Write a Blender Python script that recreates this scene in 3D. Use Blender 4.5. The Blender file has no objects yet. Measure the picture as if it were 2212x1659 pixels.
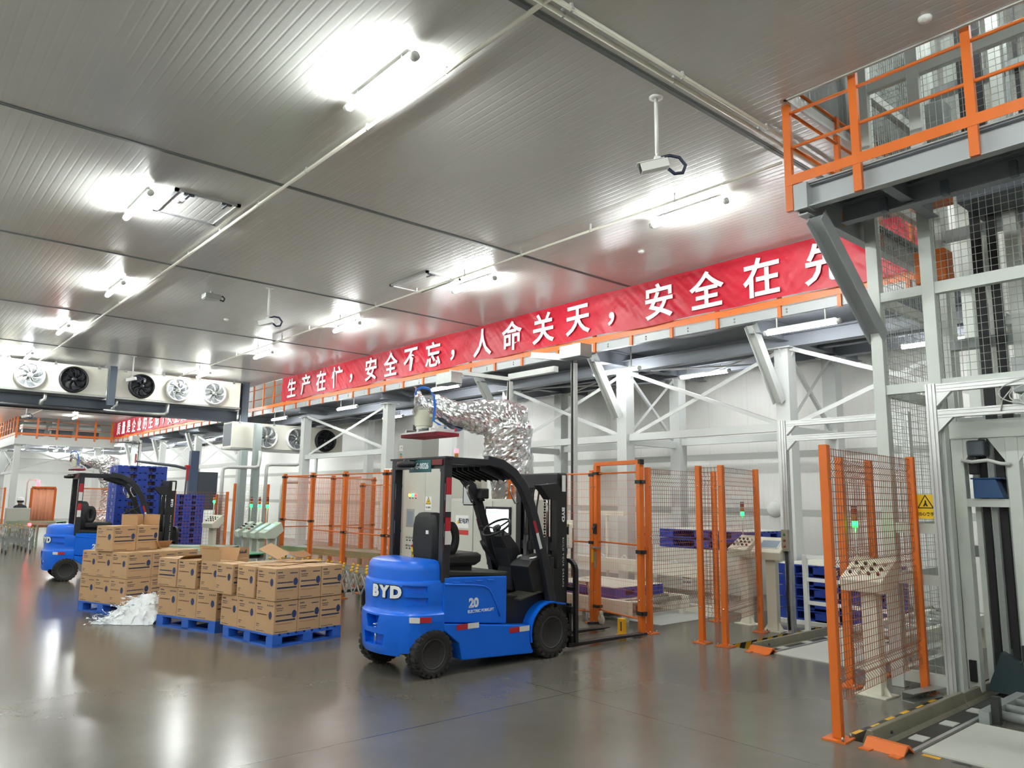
import bpy, bmesh, math, random
from math import sin, cos, pi, radians
from mathutils import Vector, Matrix
random.seed(7)
SC = bpy.context.scene
COL = SC.collection

# ------------------------------------------------------------------ camera, world, exposure
def look(yaw, pitch, roll):
    f = Vector((sin(yaw)*cos(pitch), cos(yaw)*cos(pitch), sin(pitch)))
    r = Vector((cos(yaw), -sin(yaw), 0)); u = r.cross(f)
    c, s = cos(roll), sin(roll)
    r2 = c*r + s*u; u2 = -s*r + c*u
    return Matrix((r2, u2, -f)).transposed()
cam_data = bpy.data.cameras.new('camera')
cam = bpy.data.objects.new('camera', cam_data); COL.objects.link(cam)
cam_data.sensor_fit = 'HORIZONTAL'; cam_data.sensor_width = 36.0
cam_data.lens = 1622.0/2212.0*36.0
cam_data.clip_start = 0.05; cam_data.clip_end = 300
cam.matrix_world = Matrix.Translation((0, 0, 1.8)) @ look(radians(40.79), radians(8.72), radians(0.69)).to_4x4()
SC.camera = cam
world = bpy.data.worlds.new('world'); SC.world = world
world.use_nodes = True
world.node_tree.nodes['Background'].inputs[0].default_value = (0.8, 0.85, 0.9, 1)
world.node_tree.nodes['Background'].inputs[1].default_value = 0.02
SC.view_settings.view_transform = 'Standard'
SC.view_settings.look = 'None'
SC.view_settings.gamma = 1.0
SC.view_settings.use_curve_mapping = False
SC.view_settings.exposure = 1.9
LAMP = 60.0          # radiance of the ceiling battens

# ------------------------------------------------------------------ materials
def lin(h):
    if not isinstance(h, str): return tuple(h) + (1,)
    v = [int(h[i:i+2], 16)/255 for i in (0, 2, 4)]
    return tuple((c/12.92 if c <= .04045 else ((c+.055)/1.055)**2.4) for c in v) + (1,)
MATS = {}
def mat(name, color, rough=0.5, metal=0.0, noise=0.0, nscale=8.0, bump=0.0, bscale=60.0, emit=0.0, coat=0.0, spec=0.5, alpha=1.0, rvar=0.0):
    if name in MATS: return MATS[name]
    m = bpy.data.materials.new(name); m.use_nodes = True
    nt = m.node_tree; b = nt.nodes['Principled BSDF']
    c = lin(color)
    b.inputs['Base Color'].default_value = c
    b.inputs['Roughness'].default_value = rough
    b.inputs['Metallic'].default_value = metal
    b.inputs['Specular IOR Level'].default_value = spec
    if coat: b.inputs['Coat Weight'].default_value = coat; b.inputs['Coat Roughness'].default_value = 0.08
    if alpha < 1: b.inputs['Alpha'].default_value = alpha
    if emit:
        b.inputs['Emission Color'].default_value = c; b.inputs['Emission Strength'].default_value = emit
    if noise or bump or rvar:
        tc = nt.nodes.new('ShaderNodeTexCoord')
        nz = nt.nodes.new('ShaderNodeTexNoise'); nz.inputs['Scale'].default_value = nscale; nz.inputs['Detail'].default_value = 5
        nt.links.new(tc.outputs['Object'], nz.inputs['Vector'])
        if noise:
            mx = nt.nodes.new('ShaderNodeMix'); mx.data_type = 'RGBA'
            mx.inputs['A'].default_value = tuple(max(0, v*(1-noise)) for v in c[:3]) + (1,)
            mx.inputs['B'].default_value = tuple(min(1, v*(1+noise)) for v in c[:3]) + (1,)
            nt.links.new(nz.outputs['Fac'], mx.inputs['Factor'])
            nt.links.new(mx.outputs['Result'], b.inputs['Base Color'])
        if rvar:
            mr = nt.nodes.new('ShaderNodeMapRange')
            mr.inputs['To Min'].default_value = max(0, rough-rvar); mr.inputs['To Max'].default_value = min(1, rough+rvar)
            nt.links.new(nz.outputs['Fac'], mr.inputs['Value']); nt.links.new(mr.outputs['Result'], b.inputs['Roughness'])
        if bump:
            n2 = nt.nodes.new('ShaderNodeTexNoise'); n2.inputs['Scale'].default_value = bscale; n2.inputs['Detail'].default_value = 4
            nt.links.new(tc.outputs['Object'], n2.inputs['Vector'])
            bp = nt.nodes.new('ShaderNodeBump'); bp.inputs['Strength'].default_value = bump; bp.inputs['Distance'].default_value = 0.02
            nt.links.new(n2.outputs['Fac'], bp.inputs['Height']); nt.links.new(bp.outputs['Normal'], b.inputs['Normal'])
    MATS[name] = m
    return m

# ------------------------------------------------------------------ mesh builder
class MB:
    def __init__(s): s.v = []; s.f = []; s.m = []; s.sm = []; s.mi = 0; s.smooth = False
    def add(s, vs, fs):
        o = len(s.v); s.v += [tuple(v) for v in vs]
        for f in fs: s.f.append(tuple(i+o for i in f)); s.m.append(s.mi); s.sm.append(s.smooth)
        return s
    def use(s, i, smooth=None):
        s.mi = i
        if smooth is not None: s.smooth = smooth
        return s
    def box(s, x0, x1, y0, y1, z0, z1, M=None):
        vs = [Vector((x, y, z)) for z in (z0, z1) for y in (y0, y1) for x in (x0, x1)]
        if M is not None: vs = [M @ v for v in vs]
        return s.add(vs, [(0,2,3,1),(4,5,7,6),(0,1,5,4),(2,6,7,3),(0,4,6,2),(1,3,7,5)])
    def cbox(s, c, d, M=None):
        return s.box(c[0]-d[0]/2, c[0]+d[0]/2, c[1]-d[1]/2, c[1]+d[1]/2, c[2]-d[2]/2, c[2]+d[2]/2, M)
    def frame_of(s, p, q, up=(0,0,1)):
        p, q = Vector(p), Vector(q); d = (q-p).normalized(); up = Vector(up)
        if abs(d.dot(up)) > .98: up = Vector((0,1,0)) if abs(d.y) < .9 else Vector((1,0,0))
        a = d.cross(up).normalized(); b = a.cross(d).normalized()
        return p, q, a, b
    def bar(s, p, q, w, h=None, up=(0,0,1)):
        h = w if h is None else h
        p, q, a, b = s.frame_of(p, q, up)
        vs = [e + a*(i*w/2) + b*(j*h/2) for e in (p, q) for i, j in ((-1,-1),(1,-1),(1,1),(-1,1))]
        return s.add(vs, [(0,1,2,3),(7,6,5,4),(0,4,5,1),(1,5,6,2),(2,6,7,3),(3,7,4,0)])
    def shape(s, p, q, poly, up=(0,0,1)):
        """extrude a closed 2-D outline (a, b) from p to q"""
        p, q, a, b = s.frame_of(p, q, up); n = len(poly)
        vs = [e + a*x + b*y for e in (p, q) for x, y in poly]
        fs = [tuple(range(n-1, -1, -1)), tuple(range(n, 2*n))] + [(i, (i+1) % n, n+(i+1) % n, n+i) for i in range(n)]
        return s.add(vs, fs)
    def ibeam(s, p, q, w, h, t=.012, tw=.01, up=(0,0,1)):
        y0, y1, i0, i1 = -h/2, h/2, -h/2+t, h/2-t
        return s.shape(p, q, [(-w/2,y0),(w/2,y0),(w/2,i0),(tw/2,i0),(tw/2,i1),(w/2,i1),(w/2,y1),(-w/2,y1),(-w/2,i1),(-tw/2,i1),(-tw/2,i0),(-w/2,i0)], up)
    def angle(s, p, q, w, t=.008, up=(0,0,1)):
        return s.shape(p, q, [(0,0),(w,0),(w,t),(t,t),(t,w),(0,w)], up)
    def channel(s, p, q, w, h, t=.008, up=(0,0,1)):
        return s.shape(p, q, [(-w/2,-h/2),(w/2,-h/2),(w/2,-h/2+t),(-w/2+t,-h/2+t),(-w/2+t,h/2-t),(w/2,h/2-t),(w/2,h/2),(-w/2,h/2)], up)
    def tube(s, p, q, r, n=10, r2=None, cap=True):
        r2 = r if r2 is None else r2
        p, q, a, b = s.frame_of(p, q)
        vs = [e + a*(rr*cos(2*pi*i/n)) + b*(rr*sin(2*pi*i/n)) for e, rr in ((p, r), (q, r2)) for i in range(n)]
        fs = [(i, (i+1) % n, n+(i+1) % n, n+i) for i in range(n)]
        if cap: fs += [tuple(range(n-1, -1, -1)), tuple(range(n, 2*n))]
        return s.add(vs, fs)
    def path(s, pts, r, n=8, closed=False):
        pts = [Vector(p) for p in pts]; N = len(pts); rings = []
        rs = r if isinstance(r, (list, tuple)) else [r]*N
        up = None
        for i, p in enumerate(pts):
            if closed: d = (pts[(i+1) % N] - pts[i-1]).normalized()
            else: d = (pts[min(i+1, N-1)] - pts[max(i-1, 0)]).normalized()
            if up is None:
                up = Vector((0,0,1)) if abs(d.z) < .9 else Vector((1,0,0))
            a = d.cross(up).normalized(); up = a.cross(d).normalized()
            rings.append([p + a*(rs[i]*cos(2*pi*k/n)) + up*(rs[i]*sin(2*pi*k/n)) for k in range(n)])
        vs = [v for R in rings for v in R]; fs = []
        for i in range(N if closed else N-1):
            j = (i+1) % N
            for k in range(n): fs.append((i*n+k, i*n+(k+1) % n, j*n+(k+1) % n, j*n+k))
        if not closed: fs += [tuple(range(n-1, -1, -1)), tuple(range((N-1)*n, N*n))]
        return s.add(vs, fs)
    def lathe(s, c, prof, n=20, axis='Z', M=None):
        """prof: list of (radius, height)"""
        vs = []; c = Vector(c)
        for r, h in prof:
            for k in range(n):
                t = 2*pi*k/n; x, y, z = r*cos(t), r*sin(t), h
                v = {'Z': Vector((x, y, z)), 'X': Vector((z, x, y)), 'Y': Vector((y, z, x))}[axis]
                vs.append((M @ v if M is not None else v) + c)
        m = len(prof); fs = [(i*n+k, i*n+(k+1) % n, (i+1)*n+(k+1) % n, (i+1)*n+k) for i in range(m-1) for k in range(n)]
        if prof[0][0] > 1e-5: fs.append(tuple(range(n-1, -1, -1)))
        if prof[-1][0] > 1e-5: fs.append(tuple(range((m-1)*n, m*n)))
        return s.add(vs, fs)
    def loft(s, rings, cap=True, closed=False):
        n = len(rings[0]); N = len(rings); vs = [v for R in rings for v in R]
        fs = [(i*n+k, i*n+(k+1) % n, ((i+1) % N)*n+(k+1) % n, ((i+1) % N)*n+k) for i in range(N if closed else N-1) for k in range(n)]
        if cap and not closed: fs += [tuple(range(n-1, -1, -1)), tuple(range((N-1)*n, N*n))]
        return s.add(vs, fs)
    def grid(s, fn, nu, nv):
        vs = [fn(i/nu, j/nv) for j in range(nv+1) for i in range(nu+1)]
        fs = [(j*(nu+1)+i, j*(nu+1)+i+1, (j+1)*(nu+1)+i+1, (j+1)*(nu+1)+i) for j in range(nv) for i in range(nu)]
        return s.add(vs, fs)
    def quad(s, a, b, c, d): return s.add([a, b, c, d], [(0,1,2,3)])
    def poly(s, pts): return s.add(pts, [tuple(range(len(pts)))])
    def build(s, name, mats, parent=None, loc=None, bevel=0.0, bseg=2, subsurf=0, fix=True, solid=0.0):
        me = bpy.data.meshes.new(name); me.from_pydata(s.v, [], s.f)
        mats = mats if isinstance(mats, (list, tuple)) else [mats]
        for m in mats: me.materials.append(m)
        me.polygons.foreach_set('material_index', s.m); me.polygons.foreach_set('use_smooth', s.sm)
        if fix:
            bm = bmesh.new(); bm.from_mesh(me); bmesh.ops.recalc_face_normals(bm, faces=bm.faces); bm.to_mesh(me); bm.free()
        me.update()
        o = bpy.data.objects.new(name, me); COL.objects.link(o)
        if parent is not None: o.parent = parent
        if loc is not None: o.location = loc
        if solid:
            d = o.modifiers.new('thick', 'SOLIDIFY'); d.thickness = solid; d.offset = 0
        if bevel:
            b = o.modifiers.new('bevel', 'BEVEL'); b.width = bevel; b.segments = bseg; b.limit_method = 'ANGLE'; b.angle_limit = radians(40)
        if subsurf:
            d = o.modifiers.new('sub', 'SUBSURF'); d.levels = subsurf; d.render_levels = subsurf
        return o

def empty(name, loc=(0,0,0), rz=0.0):
    o = bpy.data.objects.new(name, None); COL.objects.link(o)
    o.location = loc; o.rotation_euler = (0, 0, rz); o.empty_display_size = .2
    return o
def tag(o, label=None, cat=None, group=None, kind=None):
    if label: o['label'] = label
    if cat: o['category'] = cat
    if group: o['group'] = group
    if kind: o['kind'] = kind
    return o
def thing(name, label, cat, loc=(0,0,0), rz=0.0, group=None):
    return tag(empty(name, loc, rz), label, cat, group)
KIDS = {}
def copy_tree(root, loc=None, rz=None, label=None, group=None):
    """copy a thing, its parts and their sub-parts"""
    kids = {}
    for o in COL.objects:
        if o.parent is not None: kids.setdefault(o.parent, []).append(o)
    def rec(o, par):
        c = o.copy(); COL.objects.link(c)
        if par is not None: c.parent = par
        for k in kids.get(o, []): rec(k, c)
        return c
    r = rec(root, None)
    if loc is not None: r.location = loc
    if rz is not None: r.rotation_euler = (0, 0, rz)
    if label: r['label'] = label
    if group: r['group'] = group
    return r
def rot(ax, a): return Matrix.Rotation(a, 4, ax)
def T(x, y, z): return Matrix.Translation((x, y, z))
def text(name, s, size, m, parent, M, depth=0.002, bold=0.0, align='CENTER', shear=0.0, space=1.0, sx=1.0, res=3):
    """lettering as a real mesh part; M places it (text lies in local XY, faces +Z)"""
    cu = bpy.data.curves.new(name, 'FONT'); cu.body = s; cu.size = size; cu.extrude = depth; cu.offset = bold
    cu.align_x = align; cu.align_y = 'CENTER'; cu.shear = shear; cu.space_character = space; cu.resolution_u = res
    t = bpy.data.objects.new(name+'_curve', cu); COL.objects.link(t)
    dg = bpy.context.evaluated_depsgraph_get()
    me = bpy.data.meshes.new_from_object(t.evaluated_get(dg))
    COL.objects.unlink(t); bpy.data.objects.remove(t)
    me.transform(Matrix.Diagonal((sx, 1, 1, 1))); me.name = name
    me.materials.clear(); me.materials.append(m)
    o = bpy.data.objects.new(name, me); COL.objects.link(o)
    if parent is not None: o.parent = parent
    o.matrix_local = M
    return o
def facing(p, normal, up=(0,0,1)):
    """matrix whose +Z looks along normal, +Y up"""
    z = Vector(normal).normalized(); x = Vector(up).cross(z).normalized(); y = z.cross(x)
    return Matrix.Translation(p) @ Matrix((x, y, z)).transposed().to_4x4()
# ------------------------------------------------------------------ palette
ORANGE = mat('orange_paint', 'D2691E', .42, noise=.08, nscale=5)
GREY = mat('light_grey_paint', 'C3C6C2', .45, noise=.05, nscale=3)
STEEL = mat('grey_steel', '9DA3A2', .4, .35, noise=.1, nscale=4)
DGREY = mat('dark_grey_steel', '5A6068', .45, .3, noise=.1)
GALV = mat('galvanised_steel', 'A9ADA8', .38, .75, noise=.15, nscale=12)
ALU = mat('aluminium_profile', 'C9CBCA', .33, .7, noise=.05)
ALUDARK = mat('profile_groove', '4A4C4E', .6, .3)
WHITE = mat('white_paint', 'E6E7E2', .45, noise=.03)
CREAM = mat('cream_enamel', 'E4E2D4', .4, noise=.04)
CABGREY = mat('cabinet_grey', 'C4C5BB', .42, noise=.03)
BLACK = mat('black_paint', '17181B', .42, noise=.2)
BLACKP = mat('black_plastic', '1B1C1F', .55)
CHAR = mat('charcoal_paint', '24262C', .38, noise=.15)
RUBBER = mat('tyre_rubber', '262422', .75, noise=.3, nscale=14, bump=.25, bscale=50)
BLUE = mat('blue_truck_paint', '0868E0', .32, noise=.05, coat=.12, spec=.4)
BLUEP = mat('blue_pallet_plastic', '2C62BE', .45, noise=.1, nscale=6)
NAVY = mat('navy_pallet_plastic', '1B3C9A', .45, noise=.12, nscale=6)
CHROME = mat('bright_metal', 'D6D8DA', .18, .95)
RED = mat('red_reflective', 'B02530', .35)
REFW = mat('white_reflective', 'D9DAD8', .35)
REDP = mat('red_plastic', 'C8222B', .4)
YEL = mat('yellow_paint', 'E0A81E', .45, noise=.06)
YELB = mat('bright_yellow', 'F0CC10', .4)
GREEN = mat('green_belt', '2C8A55', .5, noise=.08)
GREENP = mat('pale_green_paint', '93A58C', .5)
BRED = mat('red_foam', '8E2233', .8, noise=.15)
BHOSE = mat('blue_hose', '2C6FC4', .35)
INK = mat('navy_ink', '26304E', .6)
INKR = mat('brown_ink', '6A4633', .6)
SIGNY = mat('sign_yellow', 'F2C81A', .5)
SIGNW = mat('sign_white', 'E9EAE6', .5)
SIGNK = mat('sign_black', '151515', .5)
LETTERW = mat('letter_white', 'E6EAEE', .5)
GLOWG = mat('green_lamp_lit', '18FF48', .3, emit=3.2)
GLOWR = mat('red_lamp_lit', 'FF2A30', .3, emit=6)
GLOWA = mat('amber_lamp_lit', 'FFB040', .3, emit=4)
LAMPG = mat('green_lens', '2C6A46', .3)
LAMPR = mat('red_lens', '8A3328', .3)
LAMPA = mat('amber_lens', 'A86A2A', .3)
GLASS = mat('dark_glass', '20242A', .08, .2)
SCREEN = mat('screen_grey', '8C9AA6', .15)
TUBE = mat('tube_lit', (.96, 1.0, .98), .4, emit=LAMP)
TUBE2 = mat('tube_lit_mezzanine', (.97, .98, 1.0), .4, emit=LAMP*.3)
TUBE3 = mat('tube_lit_far_hall', (.97, 1.0, .99), .4, emit=LAMP*1.2)
# ------------------------------------------------------------------ the setting
def floor_mat():
    m = bpy.data.materials.new('polished_concrete'); m.use_nodes = True
    nt = m.node_tree; L = nt.links.new; N = nt.nodes.new; b = nt.nodes['Principled BSDF']
    tc = N('ShaderNodeTexCoord')
    n1 = N('ShaderNodeTexNoise'); n1.inputs['Scale'].default_value = .55; n1.inputs['Detail'].default_value = 7; n1.inputs['Roughness'].default_value = .6
    n2 = N('ShaderNodeTexNoise'); n2.inputs['Scale'].default_value = 38; n2.inputs['Detail'].default_value = 5
    L(tc.outputs['Object'], n1.inputs['Vector']); L(tc.outputs['Object'], n2.inputs['Vector'])
    r = N('ShaderNodeValToRGB'); r.color_ramp.elements[0].position = .2; r.color_ramp.elements[1].position = .8
    r.color_ramp.elements[0].color = (.10, .090, .072, 1); r.color_ramp.elements[1].color = (.155, .146, .123, 1)
    L(n1.outputs['Fac'], r.inputs['Fac'])
    mx = N('ShaderNodeMix'); mx.data_type = 'RGBA'; mx.blend_type = 'OVERLAY'; mx.inputs['Factor'].default_value = .06
    L(r.outputs['Color'], mx.inputs['A']); L(n2.outputs['Fac'], mx.inputs['B'])
    # saw-cut joints on a 5.26 m grid
    sp = N('ShaderNodeSeparateXYZ'); L(tc.outputs['Object'], sp.inputs[0])
    masks = []
    for ax in ('X', 'Y'):
        a = N('ShaderNodeMath'); a.operation = 'ADD'; a.inputs[1].default_value = 526 + .0
        L(sp.outputs[ax], a.inputs[0])
        p = N('ShaderNodeMath'); p.operation = 'PINGPONG'; p.inputs[1].default_value = 2.63; L(a.outputs[0], p.inputs[0])
        c = N('ShaderNodeMath'); c.operation = 'LESS_THAN'; c.inputs[1].default_value = .006; L(p.outputs[0], c.inputs[0])
        masks.append(c)
    mm = N('ShaderNodeMath'); mm.operation = 'MAXIMUM'; L(masks[0].outputs[0], mm.inputs[0]); L(masks[1].outputs[0], mm.inputs[1])
    m2 = N('ShaderNodeMix'); m2.data_type = 'RGBA'; m2.inputs['B'].default_value = (.05, .045, .04, 1)
    L(mm.outputs[0], m2.inputs['Factor']); L(mx.outputs['Result'], m2.inputs['A']); L(m2.outputs['Result'], b.inputs['Base Color'])
    mr = N('ShaderNodeMapRange'); mr.inputs['To Min'].default_value = .16; mr.inputs['To Max'].default_value = .24
    L(n1.outputs['Fac'], mr.inputs['Value']); L(mr.outputs['Result'], b.inputs['Roughness'])
    b.inputs['Specular IOR Level'].default_value = .3
    return m
def ribbed(name, color, rough, axis, period, depth, panel=1.0, line=.0, spec=.5, metal=0.0):
    """profiled sandwich panel: fine ribs with a joint every `panel` metres"""
    m = bpy.data.materials.new(name); m.use_nodes = True
    nt = m.node_tree; L = nt.links.new; N = nt.nodes.new; b = nt.nodes['Principled BSDF']
    c = lin(color); b.inputs['Roughness'].default_value = rough; b.inputs['Specular IOR Level'].default_value = spec; b.inputs['Metallic'].default_value = metal
    tc = N('ShaderNodeTexCoord'); sp = N('ShaderNodeSeparateXYZ'); L(tc.outputs['Object'], sp.inputs[0])
    def tooth(per, w):
        a = N('ShaderNodeMath'); a.operation = 'ADD'; a.inputs[1].default_value = 1000*per; L(sp.outputs[axis], a.inputs[0])
        p = N('ShaderNodeMath'); p.operation = 'PINGPONG'; p.inputs[1].default_value = per/2; L(a.outputs[0], p.inputs[0])
        k = N('ShaderNodeMapRange'); k.inputs['From Min'].default_value = 0; k.inputs['From Max'].default_value = w; L(p.outputs[0], k.inputs['Value'])
        return k
    t1 = tooth(period, period*.16); t2 = tooth(panel, .012)
    mn = N('ShaderNodeMath'); mn.operation = 'MINIMUM'; L(t1.outputs[0], mn.inputs[0]); L(t2.outputs[0], mn.inputs[1])
    bp = N('ShaderNodeBump'); bp.inputs['Strength'].default_value = depth; bp.inputs['Distance'].default_value = .006
    L(mn.outputs[0], bp.inputs['Height']); L(bp.outputs['Normal'], b.inputs['Normal'])
    mx = N('ShaderNodeMix'); mx.data_type = 'RGBA'; mx.inputs['A'].default_value = tuple(v*(1-line) for v in c[:3]) + (1,); mx.inputs['B'].default_value = c
    L(t2.outputs[0], mx.inputs['Factor'])
    nz = N('ShaderNodeTexNoise'); nz.inputs['Scale'].default_value = .6; nz.inputs['Detail'].default_value = 4; L(tc.outputs['Object'], nz.inputs['Vector'])
    m2 = N('ShaderNodeMix'); m2.data_type = 'RGBA'; m2.blend_type = 'MULTIPLY'; m2.inputs['Factor'].default_value = .12
    L(mx.outputs['Result'], m2.inputs['A']); L(nz.outputs['Fac'], m2.inputs['B']); L(m2.outputs['Result'], b.inputs['Base Color'])
    return m
FLOOR = floor_mat()
CEIL = ribbed('ceiling_panel', 'D6D7D3', .22, 'X', .10, .2, 1.0, .06, spec=.55)
WALLX = ribbed('wall_panel', 'EAEAE4', .4, 'Y', .11, .3, 1.0, .12)
WALLY = ribbed('wall_panel_cross', 'EAEAE4', .4, 'X', .11, .3, 1.0, .12)
FASC = ribbed('fascia_panel', '8E9292', .25, 'X', .11, .4, 1.0, .1)
SEAM = mat('ceiling_joint', '6E7474', .5)

CZ, MX, MY = 5.8, 10.7, 46.7         # ceiling height, mezzanine front, far mezzanine front
X0, X1, Y0, Y1, TOP = -9.0, 14.6, -8.0, 64.0, 8.6
def S(o, kind='structure'): o['kind'] = kind; return o

PITS = [(8.56, 14.4, 5.1, 5.69), (6.0, 14.4, 2.5, 2.95)]
PD = -.16
def floor_build():
    b = MB(); xs = sorted({X0, X1} | {p[0] for p in PITS} | {p[1] for p in PITS}); ys = sorted({Y0, Y1} | {p[2] for p in PITS} | {p[3] for p in PITS})
    for i in range(len(xs)-1):
        for j in range(len(ys)-1):
            cx, cy = (xs[i]+xs[i+1])/2, (ys[j]+ys[j+1])/2
            pit = any(p[0] < cx < p[1] and p[2] < cy < p[3] for p in PITS)
            z = PD if pit else 0
            b.quad((xs[i], ys[j], z), (xs[i+1], ys[j], z), (xs[i+1], ys[j+1], z), (xs[i], ys[j+1], z))
    for x0, x1, y0, y1 in PITS:
        b.quad((x0,y0,PD),(x0,y0,0),(x0,y1,0),(x0,y1,PD)); b.quad((x1,y0,PD),(x1,y1,PD),(x1,y1,0),(x1,y0,0))
        b.quad((x0,y1,PD),(x0,y1,0),(x1,y1,0),(x1,y1,PD)); b.quad((x0,y0,PD),(x1,y0,PD),(x1,y0,0),(x0,y0,0))
    return b.build('floor', FLOOR)
S(floor_build())

def ceiling_build():
    b = MB(); H = .14
    b.box(X0, 6.63, Y0, MY, CZ, CZ+H); b.box(6.63, MX, 3.56, MY, CZ, CZ+H); b.box(X0, 6.0, MY, Y1, CZ, CZ+H)
    o = S(b.build('ceiling', CEIL))
    s = MB()
    for y in (-5.3, -.55, 4.2, 8.98, 13.56, 18.55, 23.4, 28.2, 33.0, 37.8, 42.6):
        x1 = MX if y > 3.5 else 6.62
        s.box(X0, x1, y-.04, y+.04, CZ-.006, CZ+.002)
        s.box(X0, x1, y-.012, y+.012, CZ-.012, CZ-.005)
    t = s.build('ceiling_joint', SEAM, o)
    e = MB(); e.box(MX-.02, MX+.01, 3.6, MY, CZ-.012, CZ+.02); e.box(6.63, 6.66, Y0, 3.56, CZ-.012, CZ+.02); e.box(6.63, MX, 3.53, 3.56, CZ-.012, CZ+.02)
    e.build('edge_trim', GREY, o)
    return o
S(ceiling_build())
# high roof above the mezzanine and the lift shaft
r = MB(); r.box(6.0, X1, Y0, Y1, TOP, TOP+.15); S(r.build('ceiling_mezzanine', CEIL))
f = MB(); f.box(6.63, MX, 3.6, 3.66, CZ+.1, TOP); S(f.build('wall_fascia', FASC))
w = MB(); w.box(X1, X1+.2, Y0, Y1, 0, TOP); wb = S(w.build('wall_back', WALLX))
w = MB(); w.box(X1-.004, X1, Y0, Y1, 2.72, 2.86); w.box(X1-.004, X1, Y0, Y1, 1.52, 1.66); S(w.build('trim_1', mat('wall_band', 'B4B6B0', .5)))
w = MB(); w.box(X0, X1, Y1, Y1+.2, 0, TOP); S(w.build('wall_far', WALLY))
w = MB(); w.box(X0-.2, X0, Y0, Y1, 0, CZ+.1); S(w.build('wall_left', WALLX))
w = MB(); w.box(X0, X1, Y0-.2, Y0, 0, TOP); S(w.build('wall_near', WALLY))
w = MB(); w.box(6.5, 6.6, Y0, 3.5, CZ+.14, TOP); w.box(MX-.1, MX, 3.66, MY, CZ+.14, TOP); w.box(6.0, MX, MY-.1, MY, CZ+.14, TOP); w.box(5.9, 6.0, MY, Y1, CZ+.14, TOP); S(w.build('wall_upper', FASC))

# ------------------------------------------------------------------ batten lights
def batten(x, y, z, label, group, length=1.22, ceil=CZ, tube=None):
    t = thing('batten_light', label, 'ceiling light', (x, y, z), 0, group)
    b = MB(); b.use(0, True); b.tube((0, -length/2+.03, 0), (0, length/2-.03, 0), .04, 10); b.build('diffuser', tube or TUBE, t)
    b = MB(); b.box(-.034, .034, -length/2+.05, length/2-.05, .026, .055); b.build('housing', GREY, t)
    for s in (-1, 1):
        e = MB(); e.use(0, True); e.tube((0, s*(length/2-.03), 0), (0, s*(length/2+.02), 0), .043, 10); e.build('end_cap', GREY, t)
        h = MB(); h.box(-.012, .012, s*length*.33-.01, s*length*.33+.01, .035, ceil-z); h.build('hanger', GREY, t)
    return t
LIGHTS_L = [(3.35, y) for y in (-3.7, 1.1, 5.87, 15.59, 20.4, 25.15, 30, 34.8, 39.6)]
ORD = ['', 'nearest', 'second', 'third', 'fourth', 'fifth', 'sixth', 'seventh', 'eighth', 'ninth', 'tenth', 'eleventh', 'twelfth', 'thirteenth', 'fourteenth', 'fifteenth', 'sixteenth', 'seventeenth', 'eighteenth', 'nineteenth', 'twentieth']
n = 0
for x, y in ((3.35, 5.87), (2.49, 10.75), (3.35, 15.59), (3.35, 20.4), (3.35, 25.15), (3.35, 30), (3.35, 34.8), (3.35, 39.6)):
    n += 1; batten(x, y, CZ-.11, ORD[n]+' lit tube light along the long ceiling pipe left of the camera poles', 'tube lights in the left ceiling row')
n = 0
for y in (5.87, 10.62, 15.4, 20.15, 24.95, 30, 34.8, 39.6, 44):
    n += 1; batten(8.2, y, CZ-.11, ORD[n]+' lit tube light in the ceiling row beside the red banner', 'tube lights in the row beside the banner')
for x, y in ((3.35, 1.1), (3.35, -3.7), (-1.5, -3.7), (-1.5, 1.1), (-1.5, 5.87), (-1.5, 10.7), (-1.5, 15.5), (-1.5, 20.3), (-1.5, 25), (-6, 1.1), (-6, 8), (-6, 15.5), (-6, 23), (-1.5, 34), (-1.5, 42)):
    batten(x, y, CZ-.11, 'lit tube light of the ceiling rows outside the picture', 'tube lights outside the frame')
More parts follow.
